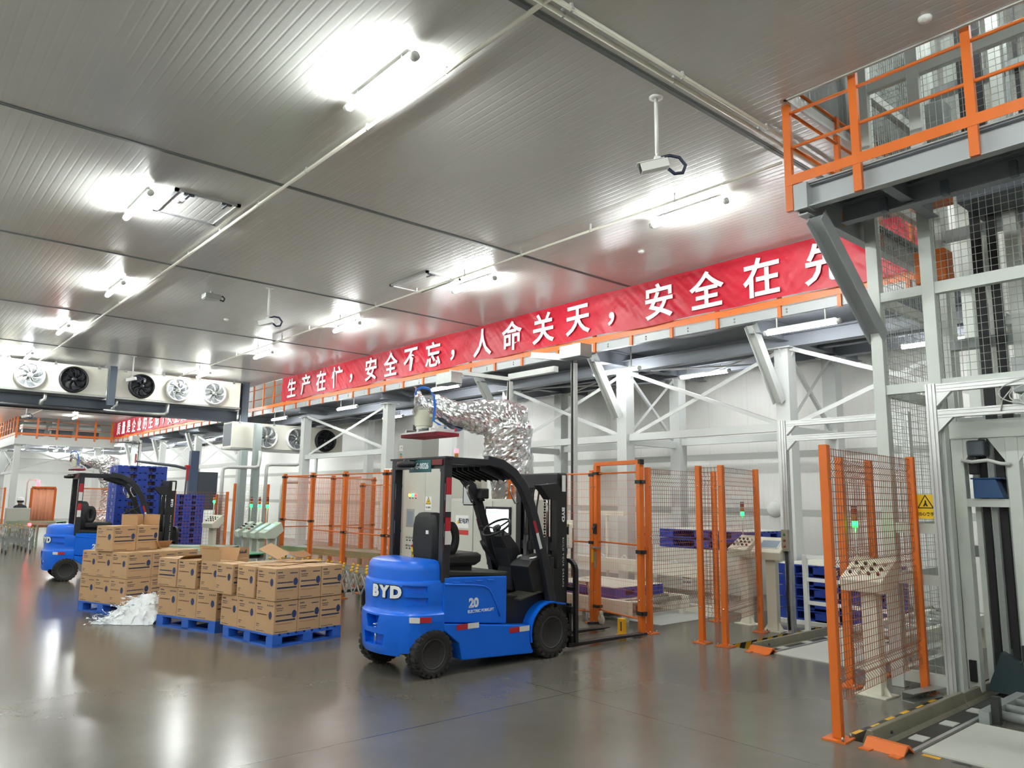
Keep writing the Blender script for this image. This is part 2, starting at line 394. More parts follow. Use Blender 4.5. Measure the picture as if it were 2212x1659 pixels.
# ------------------------------------------------------------------ electric forklift
def baked(o, cutters, op='DIFFERENCE'):
    """cut shapes out of a part and keep the result as plain mesh"""
    for c in cutters:
        d = o.modifiers.new('cut', 'BOOLEAN'); d.object = c; d.operation = op; d.solver = 'EXACT'
    dg = bpy.context.evaluated_depsgraph_get(); dg.update()
    me = bpy.data.meshes.new_from_object(o.evaluated_get(dg))
    o.modifiers.clear(); o.data = me
    for c in cutters: bpy.data.objects.remove(c)
    return o
def smoothed(o, ang=35):
    o.data.polygons.foreach_set('use_smooth', [True]*len(o.data.polygons))
    dg = None
    bm = bmesh.new(); bm.from_mesh(o.data)
    for e in bm.edges:
        if len(e.link_faces) == 2 and e.calc_face_angle(0) > radians(ang): e.smooth = False
    bm.to_mesh(o.data); bm.free()
    return o
def wheel(root, x, y, r, w, side):
    e = empty('wheel', (x, y, r)); e.parent = root
    t = MB(); t.use(0, True)
    h = w/2
    t.lathe((0,0,0), [(r*.63,-h*.86),(r*.66,-h),(r*.86,-h),(r*.955,-h*.86),(r*.955,h*.86),(r*.86,h),(r*.66,h),(r*.63,h*.86)], 40, 'Y')
    t.use(0, False)
    nl = 22
    for k in range(nl):
        for s in (-1, 1):
            a = 2*pi*(k + (.5 if s > 0 else 0))/nl
            M = Matrix.Rotation(a, 4, 'Y')
            t.cbox((0, s*h*.52, r*.955), (2*pi*r/nl*.6, h*.86, r*.09), M)
            t.cbox((0, s*h*.99, r*.90), (2*pi*r/nl*.55, h*.1, r*.14), M)
    t.build('tyre', RUBBER, e)
    d = MB(); d.use(0, True)
    s = side
    d.lathe((0,0,0), [(0.0, s*h*.45),(r*.16, s*h*.45),(r*.18, s*h*.1),(r*.36, s*h*.0),(r*.46, s*h*.3),(r*.56, s*h*.5),(r*.585, s*h*.93),(r*.64,s*h*.95),(r*.64,-s*h*.8),(0,-s*h*.8)], 32, 'Y')
    for k in range(8):
        a = 2*pi*k/8; d.tube((r*.27*cos(a), s*h*.02, r*.27*sin(a)), (r*.27*cos(a), s*h*.18, r*.27*sin(a)), r*.04, 6)
    d.build('rim', mat('rim_grey','46484C',.4,.3), e)
    return e
def forklift(root):
    # --- counterweight
    half = [(-.255,-.53),(-.43,-.53),(-.55,-.50),(-.635,-.445),(-.70,-.36),(-.748,-.25),(-.778,-.12),(-.788,0)]
    plan = half + [(x,-y) for x, y in reversed(half[:-1])]
    def ring(z, i, fx=0.0):
        out = []
        for x, y in plan:
            l = math.hypot(x+.255, y) or 1
            k = 1 - i/max(.53, l)
            X = -.255 + (x+.255)*k - fx*(1 if x > -.3 else 0)
            out.append(Vector((X, y*k, z)))
        return out
    b = MB()
    b.loft([ring(.215,.03), ring(.25,.012), ring(.40,.0), ring(.555,-.012), ring(.618,-.006), ring(.635,.012), ring(.665,.028), ring(.72,.024), ring(.925,.014), ring(.945,.022), ring(.958,.042), ring(1.06,.046), ring(1.11,.055,.015), ring(1.145,.085,.03), ring(1.16,.14,.04)])
    cw = b.build('counterweight', BLUE, root)
    cuts = []
    c = MB(); c.tube((-.385,-.7,.245), (-.385,.7,.245), .305, 40); c.box(-.67,-.06,-.7,.7,-.1,.25); cuts.append(c.build('cutter', BLUE, root))
    for z0, z1, xa, xb in ((.835,.915,-.70,-.46),(.715,.80,-.715,-.445)):
        for s in (-1, 1):
            c = MB()
            c.shape((0, s*.487, 0), (0, s*.7, 0), [(s*xa*-1 if False else 0,0)]*3) if False else None
            n = [(xa+.03,z1),(xb,z1-.012),(xb+.004,z0+.006),(xa,z0)]
            c.loft([[Vector((x,s*(.355 if x < -.6 else .478),z)) for x,z in n],[Vector((x,s*.7,z)) for x,z in n]]); cuts.append(c.build('cutter', BLUE, root))
    c = MB(); n = [(-.13,.60),(.13,.60),(.085,.47),(-.085,.47)]; c.loft([[Vector((-.68,y,z)) for y,z in n],[Vector((-1,y,z)) for y,z in n]]); cuts.append(c.build('cutter', BLUE, root))
    c = MB(); n = [(-.19,.42),(.19,.42),(.18,.30),(-.18,.30)]; c.loft([[Vector((-.69,y,z)) for y,z in n],[Vector((-1,y,z)) for y,z in n]]); cuts.append(c.build('cutter', BLUE, root))
    baked(cw, cuts); smoothed(cw, 32)
    p = MB(); p.use(0, True); p.tube((-.74,0,.29),(-.74,0,.46),.014,10); p.tube((-.74,0,.46),(-.74,0,.475),.024,10); p.path([(-.74+.03*cos(a),.03*sin(a),.50) for a in [k*pi/6 for k in range(12)]], .007, 6, True)
    p.build('tow_pin', CHROME, cw)
    # --- chassis, side panels
    b = MB()
    b.loft([[Vector((x,y,z)) for x,z in ((-.255,.52),(1.02,.385),(1.02,.12),(.97,.085),(-.02,.13),(-.06,.3),(-.255,.45))] for y in (-.545,.545)])
    sk = b.build('chassis', BLUE, root, bevel=.012)
    c = MB(); c.tube((1.27,-.7,.295),(1.27,.7,.295),.345,40); baked(sk, [c.build('cutter', BLUE, root)])
    b = MB()
    b.loft([[Vector((x,y,z)) for x,z in ((-.262,.53),(.60,.44),(.60,.955),(-.262,.985))] for y in (-.525,.525)])
    pan = b.build('side_panel', BLUE, root, bevel=.014)
    for s in (-1, 1):    # pressed outline and louvres
        q = MB(); q.use(0, True)
        q.path([Vector((x,s*.526,z)) for x,z in ((-.25,.915),(.10,.885),(.27,.862),(.335,.835),(.385,.775),(.45,.66),(.50,.53))], .010, 8)
        q.build('pressed_rib', BLUE, pan)
        for k in range(4):
            q = MB(); x = -.10+k*.155; q.loft([[Vector((x-.05,s*.524,.935)),Vector((x+.05,s*.524,.930)),Vector((x+.042,s*.524,.908)),Vector((x-.045,s*.524,.912))],[Vector((x-.047,s*.531,.930)),Vector((x+.047,s*.531,.925)),Vector((x+.04,s*.531,.913)),Vector((x-.043,s*.531,.917))]])
            q.build('louvre', BLUE, pan)
    b = MB(); b.box(-.25,.62,-.51,.51,.985,1.0); b.loft([[Vector((x,y,z)) for x,z in ((-.25,1.0),(.60,.955),(.60,.985),(-.20,1.045))] for y in (-.515,.515)])
    b.build('battery_cover', mat('dark_olive_plastic','23271F',.5), root, bevel=.008)
    # front body: step well, steps, fenders
    b = MB(); b.box(.6,1.45,-.40,.40,.12,.70); b.box(1.30,1.46,-.44,.44,.60,.98); b.build('front_frame', BLACK, root)
    b = MB(); b.loft([[Vector((x,y,z)) for x,z in ((.60,.42),(1.0,.385),(1.0,.56),(1.24,.60),(1.22,.655),(.80,.665),(.60,.68))] for y in (-.535,.535)])
    fw = b.build('step_side', BLUE, root, bevel=.01)
    c = MB(); c.tube((1.27,-.7,.295),(1.27,.7,.295),.31,40); c.box(.3,1.5,-.40,.40,0,1); baked(fw, [c.build('cutter', BLUE, root)])
    for s in (-1, 1):
        b = MB(); b.loft([[Vector((.80,y,.668)),Vector((1.13,y,.742)),Vector((1.13,y,.752)),Vector((.80,y,.685))] for y in (s*.20, s*.525)])
        b.build('step_plate', mat('olive_tread','2F2F24',.7,bump=.4,bscale=90), root)
        b = MB(); b.use(0, True); ro, ri = .335, .318
        pts = []
        A = [radians(a) for a in range(196, 62, -8)]
        for a in A:
            pts.append([Vector((1.27+ri*cos(a), s*.36, .295+ri*sin(a))),Vector((1.27+ri*cos(a), s*.56, .295+ri*sin(a))),Vector((1.27+ro*cos(a), s*.565, .295+ro*sin(a))),Vector((1.27+ro*cos(a), s*.36, .295+ro*sin(a)))])
        a = A[-1]
        pts.append([v+Vector((.10,0,-.012)) for v in pts[-1]])
        b.loft(pts); f = b.build('fender', BLUE, root); smoothed(f, 50)
    # wheels
    for x, r, w, yy in ((-.385,.236,.185,.465),(1.27,.284,.215,.455)):
        for s in (-1, 1): wheel(root, x, s*yy, r, w, s)
    b = MB(); b.tube((-.385,-.4,.236),(-.385,.4,.236),.07,12); b.box(-.55,-.29,-.3,.3,.2,.42); b.build('steer_axle', BLACK, root)
    # --- overhead guard
    for s in (-1, 1):
        y = s*.485
        b = MB(); b.bar((-.24,y,.93),(-.24,y,2.24),.075,.105,up=(1,0,0)); po = b.build('rear_post', CHAR, root, bevel=.008)
        for k, (z0, z1, r) in enumerate(((1.86,2.02,0),(1.66,1.86,1)) if False else ((1.60,1.78,1),(1.42,1.60,0),(1.22,1.36,1),(1.08,1.22,0))):
            m = RED if r else REFW
            q = MB(); q.box(-.276,-.204,y+s*.053,y+s*.0545,z0+.24,z1+.24); q.build('reflective_tape', m, po)
            q = MB(); q.box(-.279,-.2775,y-.04,y+.04,z0+.18,z1+.18); q.build('reflective_tape', REFW if r else RED, po)
        if s > 0:
            q = MB(); q.box(-.2795,-.278,y-.036,y+.036,1.90,2.01); q.build('reflective_tape', mat('silver_plate','8F918C',.35,.6), po)
        prof = [(1.315,.60),(1.25,.88),(1.175,1.15),(1.07,1.47),(.965,1.74),(.845,1.95),(.70,2.095),(.52,2.19),(.30,2.225)]
        b = MB()
        rings = []
        for i, (x, z) in enumerate(prof):
            a0 = prof[max(i-1,0)]; a1 = prof[min(i+1,len(prof)-1)]
            dx, dz = a1[0]-a0[0], a1[1]-a0[1]; l = math.hypot(dx,dz); nx, nz = -dz/l*-1, dx/l*-1
            w = .052 if i < 4 else .055
            rings.append([Vector((x+nx*w, y-.045, z+nz*w)),Vector((x+nx*w, y+.045, z+nz*w)),Vector((x-nx*w, y+.045, z-nz*w)),Vector((x-nx*w, y-.045, z-nz*w))])
        b.loft(rings); pl = b.build('front_pillar', CHAR, root, bevel=.008)
        for z0, z1, m in ((1.42,1.56,RED),(1.24,1.42,REFW)):
            f = lambda z: 1.175 + (.965-1.175)*(z-1.15)/(1.74-1.15)
            q = MB(); yo = y+s*.047
            q.loft([[Vector((f(z)-.05,yo,z-.012)),Vector((f(z)-.012,yo,z)),Vector((f(z)-.012,yo+s*.0015,z)),Vector((f(z)-.05,yo+s*.0015,z-.012))] for z in (z0,z1)]); q.build('reflective_tape', m, pl)
        b = MB(); b.bar((.30,y,2.20),(-.26,y,2.205),.085,.075); b.build('roof_rail', CHAR, root, bevel=.006)
        q = MB(); q.use(0, True); x0 = .79
        q.path([(x0-.03,y-s*.075,1.965),(x0-.055,y-s*.075,1.95),(x0-.05,y-s*.075,1.87),(x0+.02,y-s*.075,1.755),(x0+.05,y-s*.06,1.76)], .013, 8); q.build('grab_handle', CHROME, pl)
    b = MB(); b.box(-.30,-.19,-.55,.55,2.225,2.245); b.box(-.29,-.20,-.50,.50,2.12,2.225); cb = b.build('rear_crossbar', CHAR, root)
    for s in (-1, 1):
        q = MB(); yc = .30 if s > 0 else -.405; q.box(-.315,-.29,yc-.095,yc+.095,2.15,2.215); q.build('tail_lamp', mat('tail_lamp_red','6E1F22',.25), cb, bevel=.006)
    # roof bars and the front visor
    b = MB(); b.box(.30,.36,-.45,.45,2.16,2.20); b.box(-.1,-.04,-.45,.45,2.17,2.20); b.build('roof_crossbar', CHAR, root)
    for k in range(8):
        y = -.385 + k*.11
        b = MB(); b.loft([[Vector((.30,y-.006,2.20)),Vector((.30,y+.006,2.20)),Vector((.30,y+.006,2.12)),Vector((.30,y-.006,2.12))],[Vector((.66,y-.006,2.09)),Vector((.66,y+.006,2.09)),Vector((.66,y+.006,2.0)),Vector((.66,y-.006,2.0))]])
        b.bar((.30,y,2.195),(-.2,y,2.2),.012,.06)
        b.build('roof_bar', CHAR, root)
    b = MB(); b.loft([[Vector((.40,y,2.205)),Vector((.58,y,2.14)),Vector((.70,y,2.03)),Vector((.69,y,2.02)),Vector((.57,y,2.13)),Vector((.40,y,2.195))] for y in (-.44,.44)]); b.build('visor_plate', CHAR, root)
    # seat
    b = MB(); b.loft([[Vector((x,y,z)) for x,y in ((x0,-w),(x0+.03,-w-.02),(x1-.04,-w-.02),(x1,-w+.03),(x1,w-.03),(x1-.04,w+.02),(x0+.03,w+.02),(x0,w))] for z,x0,x1,w in ((1.06,-.06,.40,.22),(1.10,-.08,.46,.25),(1.17,-.08,.47,.25),(1.20,-.05,.43,.22))])
    se = b.build('seat_cushion', BLACKP, root, bevel=.02, bseg=3)
    q = MB(); q.box(-.05,.35,-.2,.2,1.0,1.06); q.build('seat_base', BLACKP, root)
    def backring(z, w, x, t): return [Vector((x-t*.4,-w*.8,z)),Vector((x,-w,z)),Vector((x+t*1.15,-w,z)),Vector((x+t*.8,-w*.8,z)),Vector((x+t*.62,-w*.5,z)),Vector((x+t*.62,w*.5,z)),Vector((x+t*.8,w*.8,z)),Vector((x+t*1.15,w,z)),Vector((x,w,z)),Vector((x-t*.4,w*.8,z))]
    b = MB(); b.loft([backring(1.02,.19,-.13,.12), backring(1.12,.21,-.135,.13), backring(1.25,.235,-.14,.135), backring(1.38,.235,-.145,.13), backring(1.50,.22,-.15,.12), backring(1.59,.195,-.15,.11), backring(1.635,.14,-.14,.08), backring(1.645,.09,-.13,.05)])
    sb = b.build('seat_back', BLACKP, root, bevel=.01); smoothed(sb, 40)
    for s in (-1, 1):      # wing with a loop opening
        b = MB(); b.use(0, True); cx, cz = .03, 1.36
        outer = [(cx+.105*cos(a), cz+.185*sin(a)) for a in [2*pi*k/24 for k in range(24)]]; inner = [(cx+.042*cos(a)-.012, cz+.085*sin(a)) for a in [2*pi*k/24 for k in range(24)]]
        b.loft([[Vector((ox,s*.245,oz)),Vector((ox,s*.205,oz)),Vector((ix,s*.205,iz)),Vector((ix,s*.245,iz))] for (ox,oz),(ix,iz) in zip(outer,inner)], closed=True)
        b.build('seat_wing', BLACKP, sb)
    q = MB(); q.box(-.205,-.198,-.13,-.08,1.41,1.45); q.build('care_label', SIGNW, sb)
    # steering column, wheel, dash, pedals
    b = MB(); b.loft([[Vector((x+a,y,z+c)) for a,y,c in ((-t,-w,0),(t,-w,.02),(t,w,.02),(-t,w,0))] for x,z,t,w in ((1.12,.72,.10,.12),(1.10,1.0,.10,.13),(1.02,1.22,.09,.14),(.93,1.36,.075,.10),(.905,1.42,.04,.05))])
    st = b.build('steering_column', BLACKP, root, bevel=.015)
    tilt = T(.87,0,1.465) @ rot('Y', radians(-32))
    b = MB(); b.use(0, True); b.path([tilt @ Vector((.18*cos(2*pi*k/28), .18*sin(2*pi*k/28), 0)) for k in range(28)], .014, 8, True)
    for a in (pi*.5, pi*1.17, pi*1.83): b.path([tilt @ Vector((0,0,-.02)), tilt @ Vector((.18*cos(a), .18*sin(a), 0))], .012, 6)
    b.lathe(tilt @ Vector((0,0,0)), [(0,.012),(.05,.01),(.055,-.03),(0,-.03)], 16, 'Z', tilt.to_3x3().to_4x4())
    sw = b.build('steering_wheel', BLACKP, root)
    q = MB(); q.use(0, True); q.tube(tilt @ Vector((-.1,.15,0)), tilt @ Vector((-.1,.15,.05)), .012, 8); q.lathe(tilt @ Vector((-.1,.15,.06)), [(0,-.02),(.022,-.01),(.024,.01),(0,.025)], 12); q.build('spinner_knob', BLACKP, sw)
    b = MB(); b.use(0, True); b.path([(1.02,.12,.98),(.93,.15,1.1),(.83,.17,1.22),(.78,.18,1.30)], [.02,.022,.028,.02], 8); b.build('direction_lever', BLACKP, root)
    b = MB(); b.loft([[Vector((x,y,z)) for x,z in ((.96,1.03),(1.02,1.10),(1.34,1.155),(1.34,.72),(1.05,.72))] for y in (-.47,-.15)])
    ds = b.build('dash_console', BLACK, root, bevel=.01)
    q = MB(); q.use(0, True); q.path([(1.04,-.2,1.108),(1.04,-.215,1.13),(1.08,-.23,1.14)], .014, 8); q.path([(1.10,-.40,1.118),(1.05,-.41,1.12),(1.07,-.44,1.125),(1.13,-.44,1.135)], .01, 8); q.build('control_lever', SIGNW, ds)
    b = MB(); b.box(1.30,1.40,-.45,.45,.66,1.12); b.build('front_cowl', BLACK, root, bevel=.01)
    # mirror and work lamp on the far pillar
    b = MB(); b.path([(.90,.5,1.93),(.90,.60,1.95)], .012, 8); b.loft([[Vector((.87+x-y*.02,.56+y*.13,1.855+z)) for y,z in ((-.62,-.14),(.62,-.14),(.75,-.11),(.75,.11),(.62,.14),(-.62,.14),(-.75,.11),(-.75,-.11))] for x in (-.0,.035)])
    mi = b.build('rear_view_mirror', BLACKP, root); q = MB(); q.loft([[Vector((.868-y*.02+d,.56+y*.13,1.855+z)) for y,z in ((-.6,-.125),(.6,-.125),(.6,.125),(-.6,.125))] for d in (-.003,0)]); q.build('mirror_glass', mat('mirror_glass','C8CCD0',.03,1.0), mi)
    for s in (1,):
        b = MB(); b.box(.90,1.03,s*.40-.06,s*.40+.06,1.80,1.93); b.tube((.96,s*.40,1.80),(.96,s*.40,1.77),.04,12); b.build('work_lamp', BLACKP, root, bevel=.02)
    # --- mast
    ma = empty('mast', (0,0,0)); ma.parent = root
    for s in (-1, 1):
        y = s*.335
        b = MB(); b.shape((1.60,y,.05),(1.60,y,2.06),[(-.045,-.085),(.045,-.085),(.045,.085),(-.045,.085),(-.045,.065),(.02,.065),(.02,-.065),(-.045,-.065)] if s > 0 else [(-.045,-.085),(.045,-.085),(.045,-.065),(-.02,-.065),(-.02,.065),(.045,.065),(.045,.085),(-.045,.085)], up=(1,0,0)); b.build('outer_rail', BLACK, ma)
        y = s*.255
        b = MB(); b.ibeam((1.62,y,.07),(1.62,y,2.04),.07,.13,.014,.014,up=(1,0,0)); b.build('inner_rail', BLACK, ma)
        b = MB(); b.use(0, True); b.tube((1.53,s*.20,.2),(1.53,s*.20,1.35),.032,12); b.build('lift_cylinder', BLACK, ma)
        b = MB(); b.use(0, True); b.tube((1.53,s*.20,1.35),(1.53,s*.20,2.0),.019,10); b.build('cylinder_rod', CHROME, ma)
        b = MB()
        for k in range(44): b.cbox((1.555,s*.12,.45+k*.035),(.012,.02 if k % 2 else .03,.028))
        b.build('lift_chain', mat('oily_chain','2A2A28',.45,.5), ma)
        b = MB(); b.use(0, True); b.tube((1.10,s*.26,.50),(1.52,s*.26,.62),.03,10); b.build('tilt_cylinder', BLACK, ma)
        b = MB(); b.use(0, True); b.path([(1.56,s*.05+.02,2.0),(1.50,s*.05+.02,1.7),(1.50,s*.05+.02,1.2),(1.54,s*.05,.8)], .012, 6); b.build('hydraulic_hose', BLACKP, ma)
    b = MB(); b.box(1.53,1.70,-.38,.38,1.93,2.13); b.build('top_crossbar', BLACK, ma, bevel=.02)
    b = MB(); b.box(1.54,1.62,-.36,.36,.20,.33); b.box(1.53,1.60,-.36,.36,1.18,1.28); b.build('mast_tie', BLACK, ma)
    b = MB(); b.loft([[Vector((1.20,y,1.97)),Vector((1.50,y,2.0)),Vector((1.50,y,1.80)),Vector((1.36,y,1.80))] for y in (-.42,-.30)]); b.build('guard_bracket', BLACK, ma)
    b = MB(); b.box(1.60,1.66,-.385,-.381,1.90,2.10); b.build('warning_label', SIGNW, ma)
    text('mast_lettering', 'BYD', .062, LETTERW, ma, facing((1.62,-.383,1.62),(0,-1,0)) @ rot('Z', -pi/2), .0008, .003, sx=1.5)
    text('mast_lettering', 'BUILD YOUR DREAMS', .036, REFW, ma, facing((1.62,-.383,1.05),(0,-1,0)) @ rot('Z', -pi/2), .0008, .0, space=1.35, sx=1.3)
    # --- carriage, load backrest, forks
    ca = empty('carriage', (0,0,0)); ca.parent = root
    b = MB(); b.box(1.69,1.735,-.45,.45,.10,.18); b.box(1.69,1.735,-.45,.45,.44,.52); b.box(1.66,1.70,-.30,-.22,.08,.6); b.box(1.66,1.70,.22,.30,.08,.6); b.build('fork_carrier', BLACK, ca)
    def rr(x, i, r):
        W, Zt, Zb = .475-i, 1.085-i, .10
        pts = [Vector((x,-W,Zb))]; pts += [Vector((x,-W+r-r*cos(a),Zt-r+r*sin(a))) for a in [k*pi/12 for k in range(7)]]
        pts += [Vector((x,W-r+r*sin(a),Zt-r+r*cos(a))) for a in [k*pi/12 for k in range(7)]] + [Vector((x,W,Zb))]
        return pts
    b = MB(); o1, i1 = rr(0,0,.14), rr(0,.045,.10)
    b.loft([[Vector((1.74,o.y,o.z)),Vector((1.79,o.y,o.z)),Vector((1.79,i.y,i.z)),Vector((1.74,i.y,i.z))] for o, i in zip(o1, i1)]); b.build('backrest_frame', BLACK, ca)
    b = MB(); b.box(1.745,1.785,-.44,.44,.70,.745)
    b.build('backrest_rail', BLACK, ca)
    for k in range(5):
        y = -.30 + k*.15; b = MB(); b.box(1.75,1.78,y-.012,y+.012,.74,1.05); b.build('backrest_bar', BLACK, ca)
    for y in (-.315,.315):
        b = MB(); P = [(1.735,.03),(1.745,.03),(3.05,.03),(3.19,.04),(3.19,.05),(2.6,.068),(1.80,.078),(1.785,.10),(1.785,.55),(1.735,.55)]
        b.loft([[Vector((x,yy,z)) for x,z in P] for yy in (y-.055,y+.055)]); b.build('fork', BLACK, ca, bevel=.006)
    # --- lettering and body tapes
    for ch, y, x, ang in (('B',-.03,-.777,4),('Y',-.17,-.762,14),('D',-.315,-.715,30)):
        n = Vector((-cos(radians(ang)),-sin(radians(ang)),0)); text('rear_lettering', ch, .155, LETTERW, root, facing((x-.0,y,.84),n), .005, .010, sx=1.12); text('rear_lettering_outline', ch, .155, SIGNK, root, facing((x-.0,y,.84),n), .004, .017, sx=1.12)
    text('side_number', '20', .13, LETTERW, root, facing((.135,-.526,.695),(0,-1,0)), .001, .006)
    text('side_number_inset', '20', .13, BLUE, root, facing((.135,-.5266,.695),(0,-1,0)), .0014, -.0055)
    text('side_lettering', 'ELECTRIC FORKLIFT', .042, LETTERW, root, facing((.235,-.5262,.61),(0,-1,0)), .0008, .0012, sx=.95)
    for x, z, a, sp in ((.045,.468,0,.30),(.775,.365,0,.30)):
        for k, m in ((-1, RED), (1, REFW)):
            q = MB(); q.box(x+k*sp/4-sp/4+.0, x+k*sp/4+sp/4, -.5475,-.546, z-.028, z+.028); q.build('body_tape', m, root)
    for xa, xb, m in ((-.635,-.55,REFW),(-.55,-.43,RED)):
        q = MB()
        def yy(x):
            pl_ = [(-.748,.25),(-.70,.36),(-.635,.445),(-.55,.50),(-.43,.53),(-.25,.53)]
            for (a0,b0),(a1,b1) in zip(pl_[:-1], pl_[1:]):
                if a0 <= x <= a1: return -(b0+(b1-b0)*(x-a0)/(a1-a0))-.008
        xm = (xa+xb)/2; q.loft([[Vector((x,yy(x)-e,z)) for x,z in ((xa,.606),(xm,.604),(xb,.602),(xb,.548),(xm,.550),(xa,.552))] for e in (.002,.016)]); q.build('body_tape', m, root)
    b = MB(); b.use(0, True); b.lathe((-.42,.02,2.22), [(0,.0),(.03,0),(.04,-.02),(.10,-.03),(.105,-.065),(.09,-.085),(.03,-.09),(0,-.09)], 20); b.box(-.44,-.29,.0,.04,2.205,2.225); b.build('beacon', BLACKP, root)
FL = thing('forklift', 'blue electric forklift in the middle of the floor, forks toward the mesh gate', 'forklift', (5.0, 7.06, 0), 0, 'blue electric forklifts')
forklift(FL)
FL2 = copy_tree(FL, (3.90, 18.68, 0), radians(-4), 'blue electric forklift parked further back on the left behind the cartons')
b = MB(); b.box(-.316,-.306,-.30,.12,2.08,2.215); pl = b.build('licence_plate', mat('plate_teal','2E5C60',.4), FL)
text('plate_lettering', 'KAG-00326', .088, LETTERW, pl, facing((-.3165,-.09,2.145),(-1,0,0)), .001, .002, sx=.78)
# ------------------------------------------------------------------ pallets, cartons, loose film
KRAFT = mat('kraft_board', 'BC9870', .7, noise=.07, nscale=4)
KRAFTIN = mat('kraft_board_inside', 'B48F66', .75, noise=.06, nscale=4)
KRAFTD = mat('kraft_board_brown', '8A6038', .75, noise=.06, nscale=4)
TAPE = mat('clear_tape', 'BE9F80', .25)
def pallet(root, sx, sy, m, h=.15, bx=.14, by=.14):
    b = MB(); bw, bl = .12, .15
    nx = 9
    for k in range(nx):
        x = k*(sx-.085)/(nx-1); b.box(x, x+.085, 0, sy, h-.022, h)
    for y in (0, sy/2-.06, sy-.12): b.box(0, sx, y, y+.12, h-.04, h-.022)
    b.build('deck', m, root, bevel=.003)
    for x in (0, sx/2-bx/2, sx-bx):
        for y in (0, sy/2-by/2, sy-by):
            q = MB(); q.box(x, x+bx, y, y+by, .02, h-.03); q.build('block', m, root, bevel=.006)
    for x in (0, sx-bx): q = MB(); q.box(x, x+bx, by, sy-by, 0, .022); q.build('skid', m, root)
    for y in (0, sy/2-by/2, sy-by):
        q = MB(); q.box(0, sx, y, y+by, 0, .022); q.build('skid', m, root)
def carton_print(root, face, w, h, style):
    """ink on one side: face = matrix with X along the width, Y up, Z out, origin at the side's centre"""
    q = MB(); M = face @ T(0, 0, .0012)
    def r(x0, x1, y0, y1, mi=0):
        q.use(mi); q.add([M @ Vector(p) for p in ((x0*w,y0*h,0),(x1*w,y0*h,0),(x1*w,y1*h,0),(x0*w,y1*h,0))], [(0,1,2,3)])
    rr = random.Random(int(w*1000)+style)
    def line(x0, x1, y, t, mi=0, gap=.35):
        x = x0
        while x < x1:
            d = rr.uniform(.012, .03); r(x, min(x+d, x1), y-t/2*rr.uniform(.6,1), y+t/2*rr.uniform(.6,1), mi); x += d + d*gap
    line(-.42, -.22, .38, .05); line(-.42, -.12, .28, .035, 0); line(-.40, -.15, .22, .03)
    if style == 0:
        for k in range(4): r(.12+k*.085, .165+k*.085, .34, .385)
        line(-.42, .12, .07, .045, 1, .25); line(-.42,-.25,-.24,.03); line(-.42,-.3,-.3,.025); line(-.42, .0, -.44, .022, 0, .1)
    else:
        line(.10, .43, .345, .04, 0, .15)
        line(-.42, .24, .06, .05, 0, .2); r(-.43, .42, -.125, -.075); line(-.43, .12, -.44, .022, 0, .1); line(-.40,.3,-.2,.018,1,.3)
    q.build('print', [INK, INKR], root, fix=False)
    lg = MB(); cx, cy = (.30, .07) if style == 0 else (.36, .07)
    n = 20; rx, ry = .042, .058
    lg.add([M @ Vector((cx*w+rx*.8*cos(2*pi*k/n), cy*h+ry*.8*sin(2*pi*k/n), .0003)) for k in range(n)], [tuple(range(n))])
    lg.build('print_emblem', mat('emblem_blue','2B3D66',.55), root, fix=False)
def carton(name_label, cat, w, d, h, prints=(0,1), group=None, open_flaps=None):
    t = thing('carton', name_label, 'box', (0,0,0), 0, group)
    b = MB(); b.box(0, w, 0, d, 0, h if not open_flaps else h-.004); b.build('body', KRAFT, t, bevel=.004, bseg=1)
    if not open_flaps:
        b = MB(); b.box(w/2-.025, w/2+.025, .0, d, h, h+.0012); b.build('tape_strip', TAPE, t)
    # left face (normal -x): width along -y ; front face (normal -y)
    carton_print(t, Matrix.Translation((0, d/2, h/2)) @ Matrix(((0,0,-1),(-1,0,0),(0,1,0))).to_4x4(), d, h, prints[0])
    carton_print(t, Matrix.Translation((w/2, 0, h/2)) @ Matrix(((1,0,0),(0,0,-1),(0,1,0))).to_4x4(), w, h, prints[1])
    if open_flaps:
        for side, ang, L in open_flaps:
            b = MB(); th = .004
            if side == 'back': M = T(0, d, h) @ rot('X', radians(ang)); b.box(.004, w-.004, -th, 0, 0, L, M)
            if side == 'front': M = T(0, 0, h) @ rot('X', radians(-ang)); b.box(.004, w-.004, 0, th, 0, L, M)
            if side == 'left': M = T(0, 0, h) @ rot('Y', radians(ang)); b.box(0, th, .004, d-.004, 0, L, M)
            if side == 'right': M = T(w, 0, h) @ rot('Y', radians(-ang)); b.box(-th, 0, .004, d-.004, 0, L, M)
            b.build('flap', KRAFTIN, t)
    return t
def put(t, P, x, y, z, dz=0.0):
    """place in a pallet frame P = (x, y, rot); (x, y) local"""
    c, s = cos(P[2]), sin(P[2])
    t.location = (P[0]+c*x-s*y, P[1]+s*x+c*y, z); t.rotation_euler = (0, 0, P[2]+dz); return t
PC = (3.975, 8.95, radians(10.5)); PB = (3.784, 10.335, radians(20)); PA = (3.215, 12.56, radians(20))
pc = thing('pallet', 'bright blue plastic pallet with sealed cartons nearest the forklift', 'pallet', (PC[0], PC[1], 0), PC[2]); pallet(pc, 1.03, 1.10, BLUEP)
pb = thing('pallet', 'bright blue plastic pallet of cartons between the film heap and the nearest pallet', 'pallet', (PB[0], PB[1], 0), PB[2]); pallet(pb, 1.0, 1.20, BLUEP)
pa = thing('pallet', 'bright blue plastic pallet under the tallest carton pile behind the film heap', 'pallet', (PA[0], PA[1], 0), PA[2]); pallet(pa, 1.25, 1.14, BLUEP)
POS3 = ['left', 'middle', 'near corner']
protos = {}
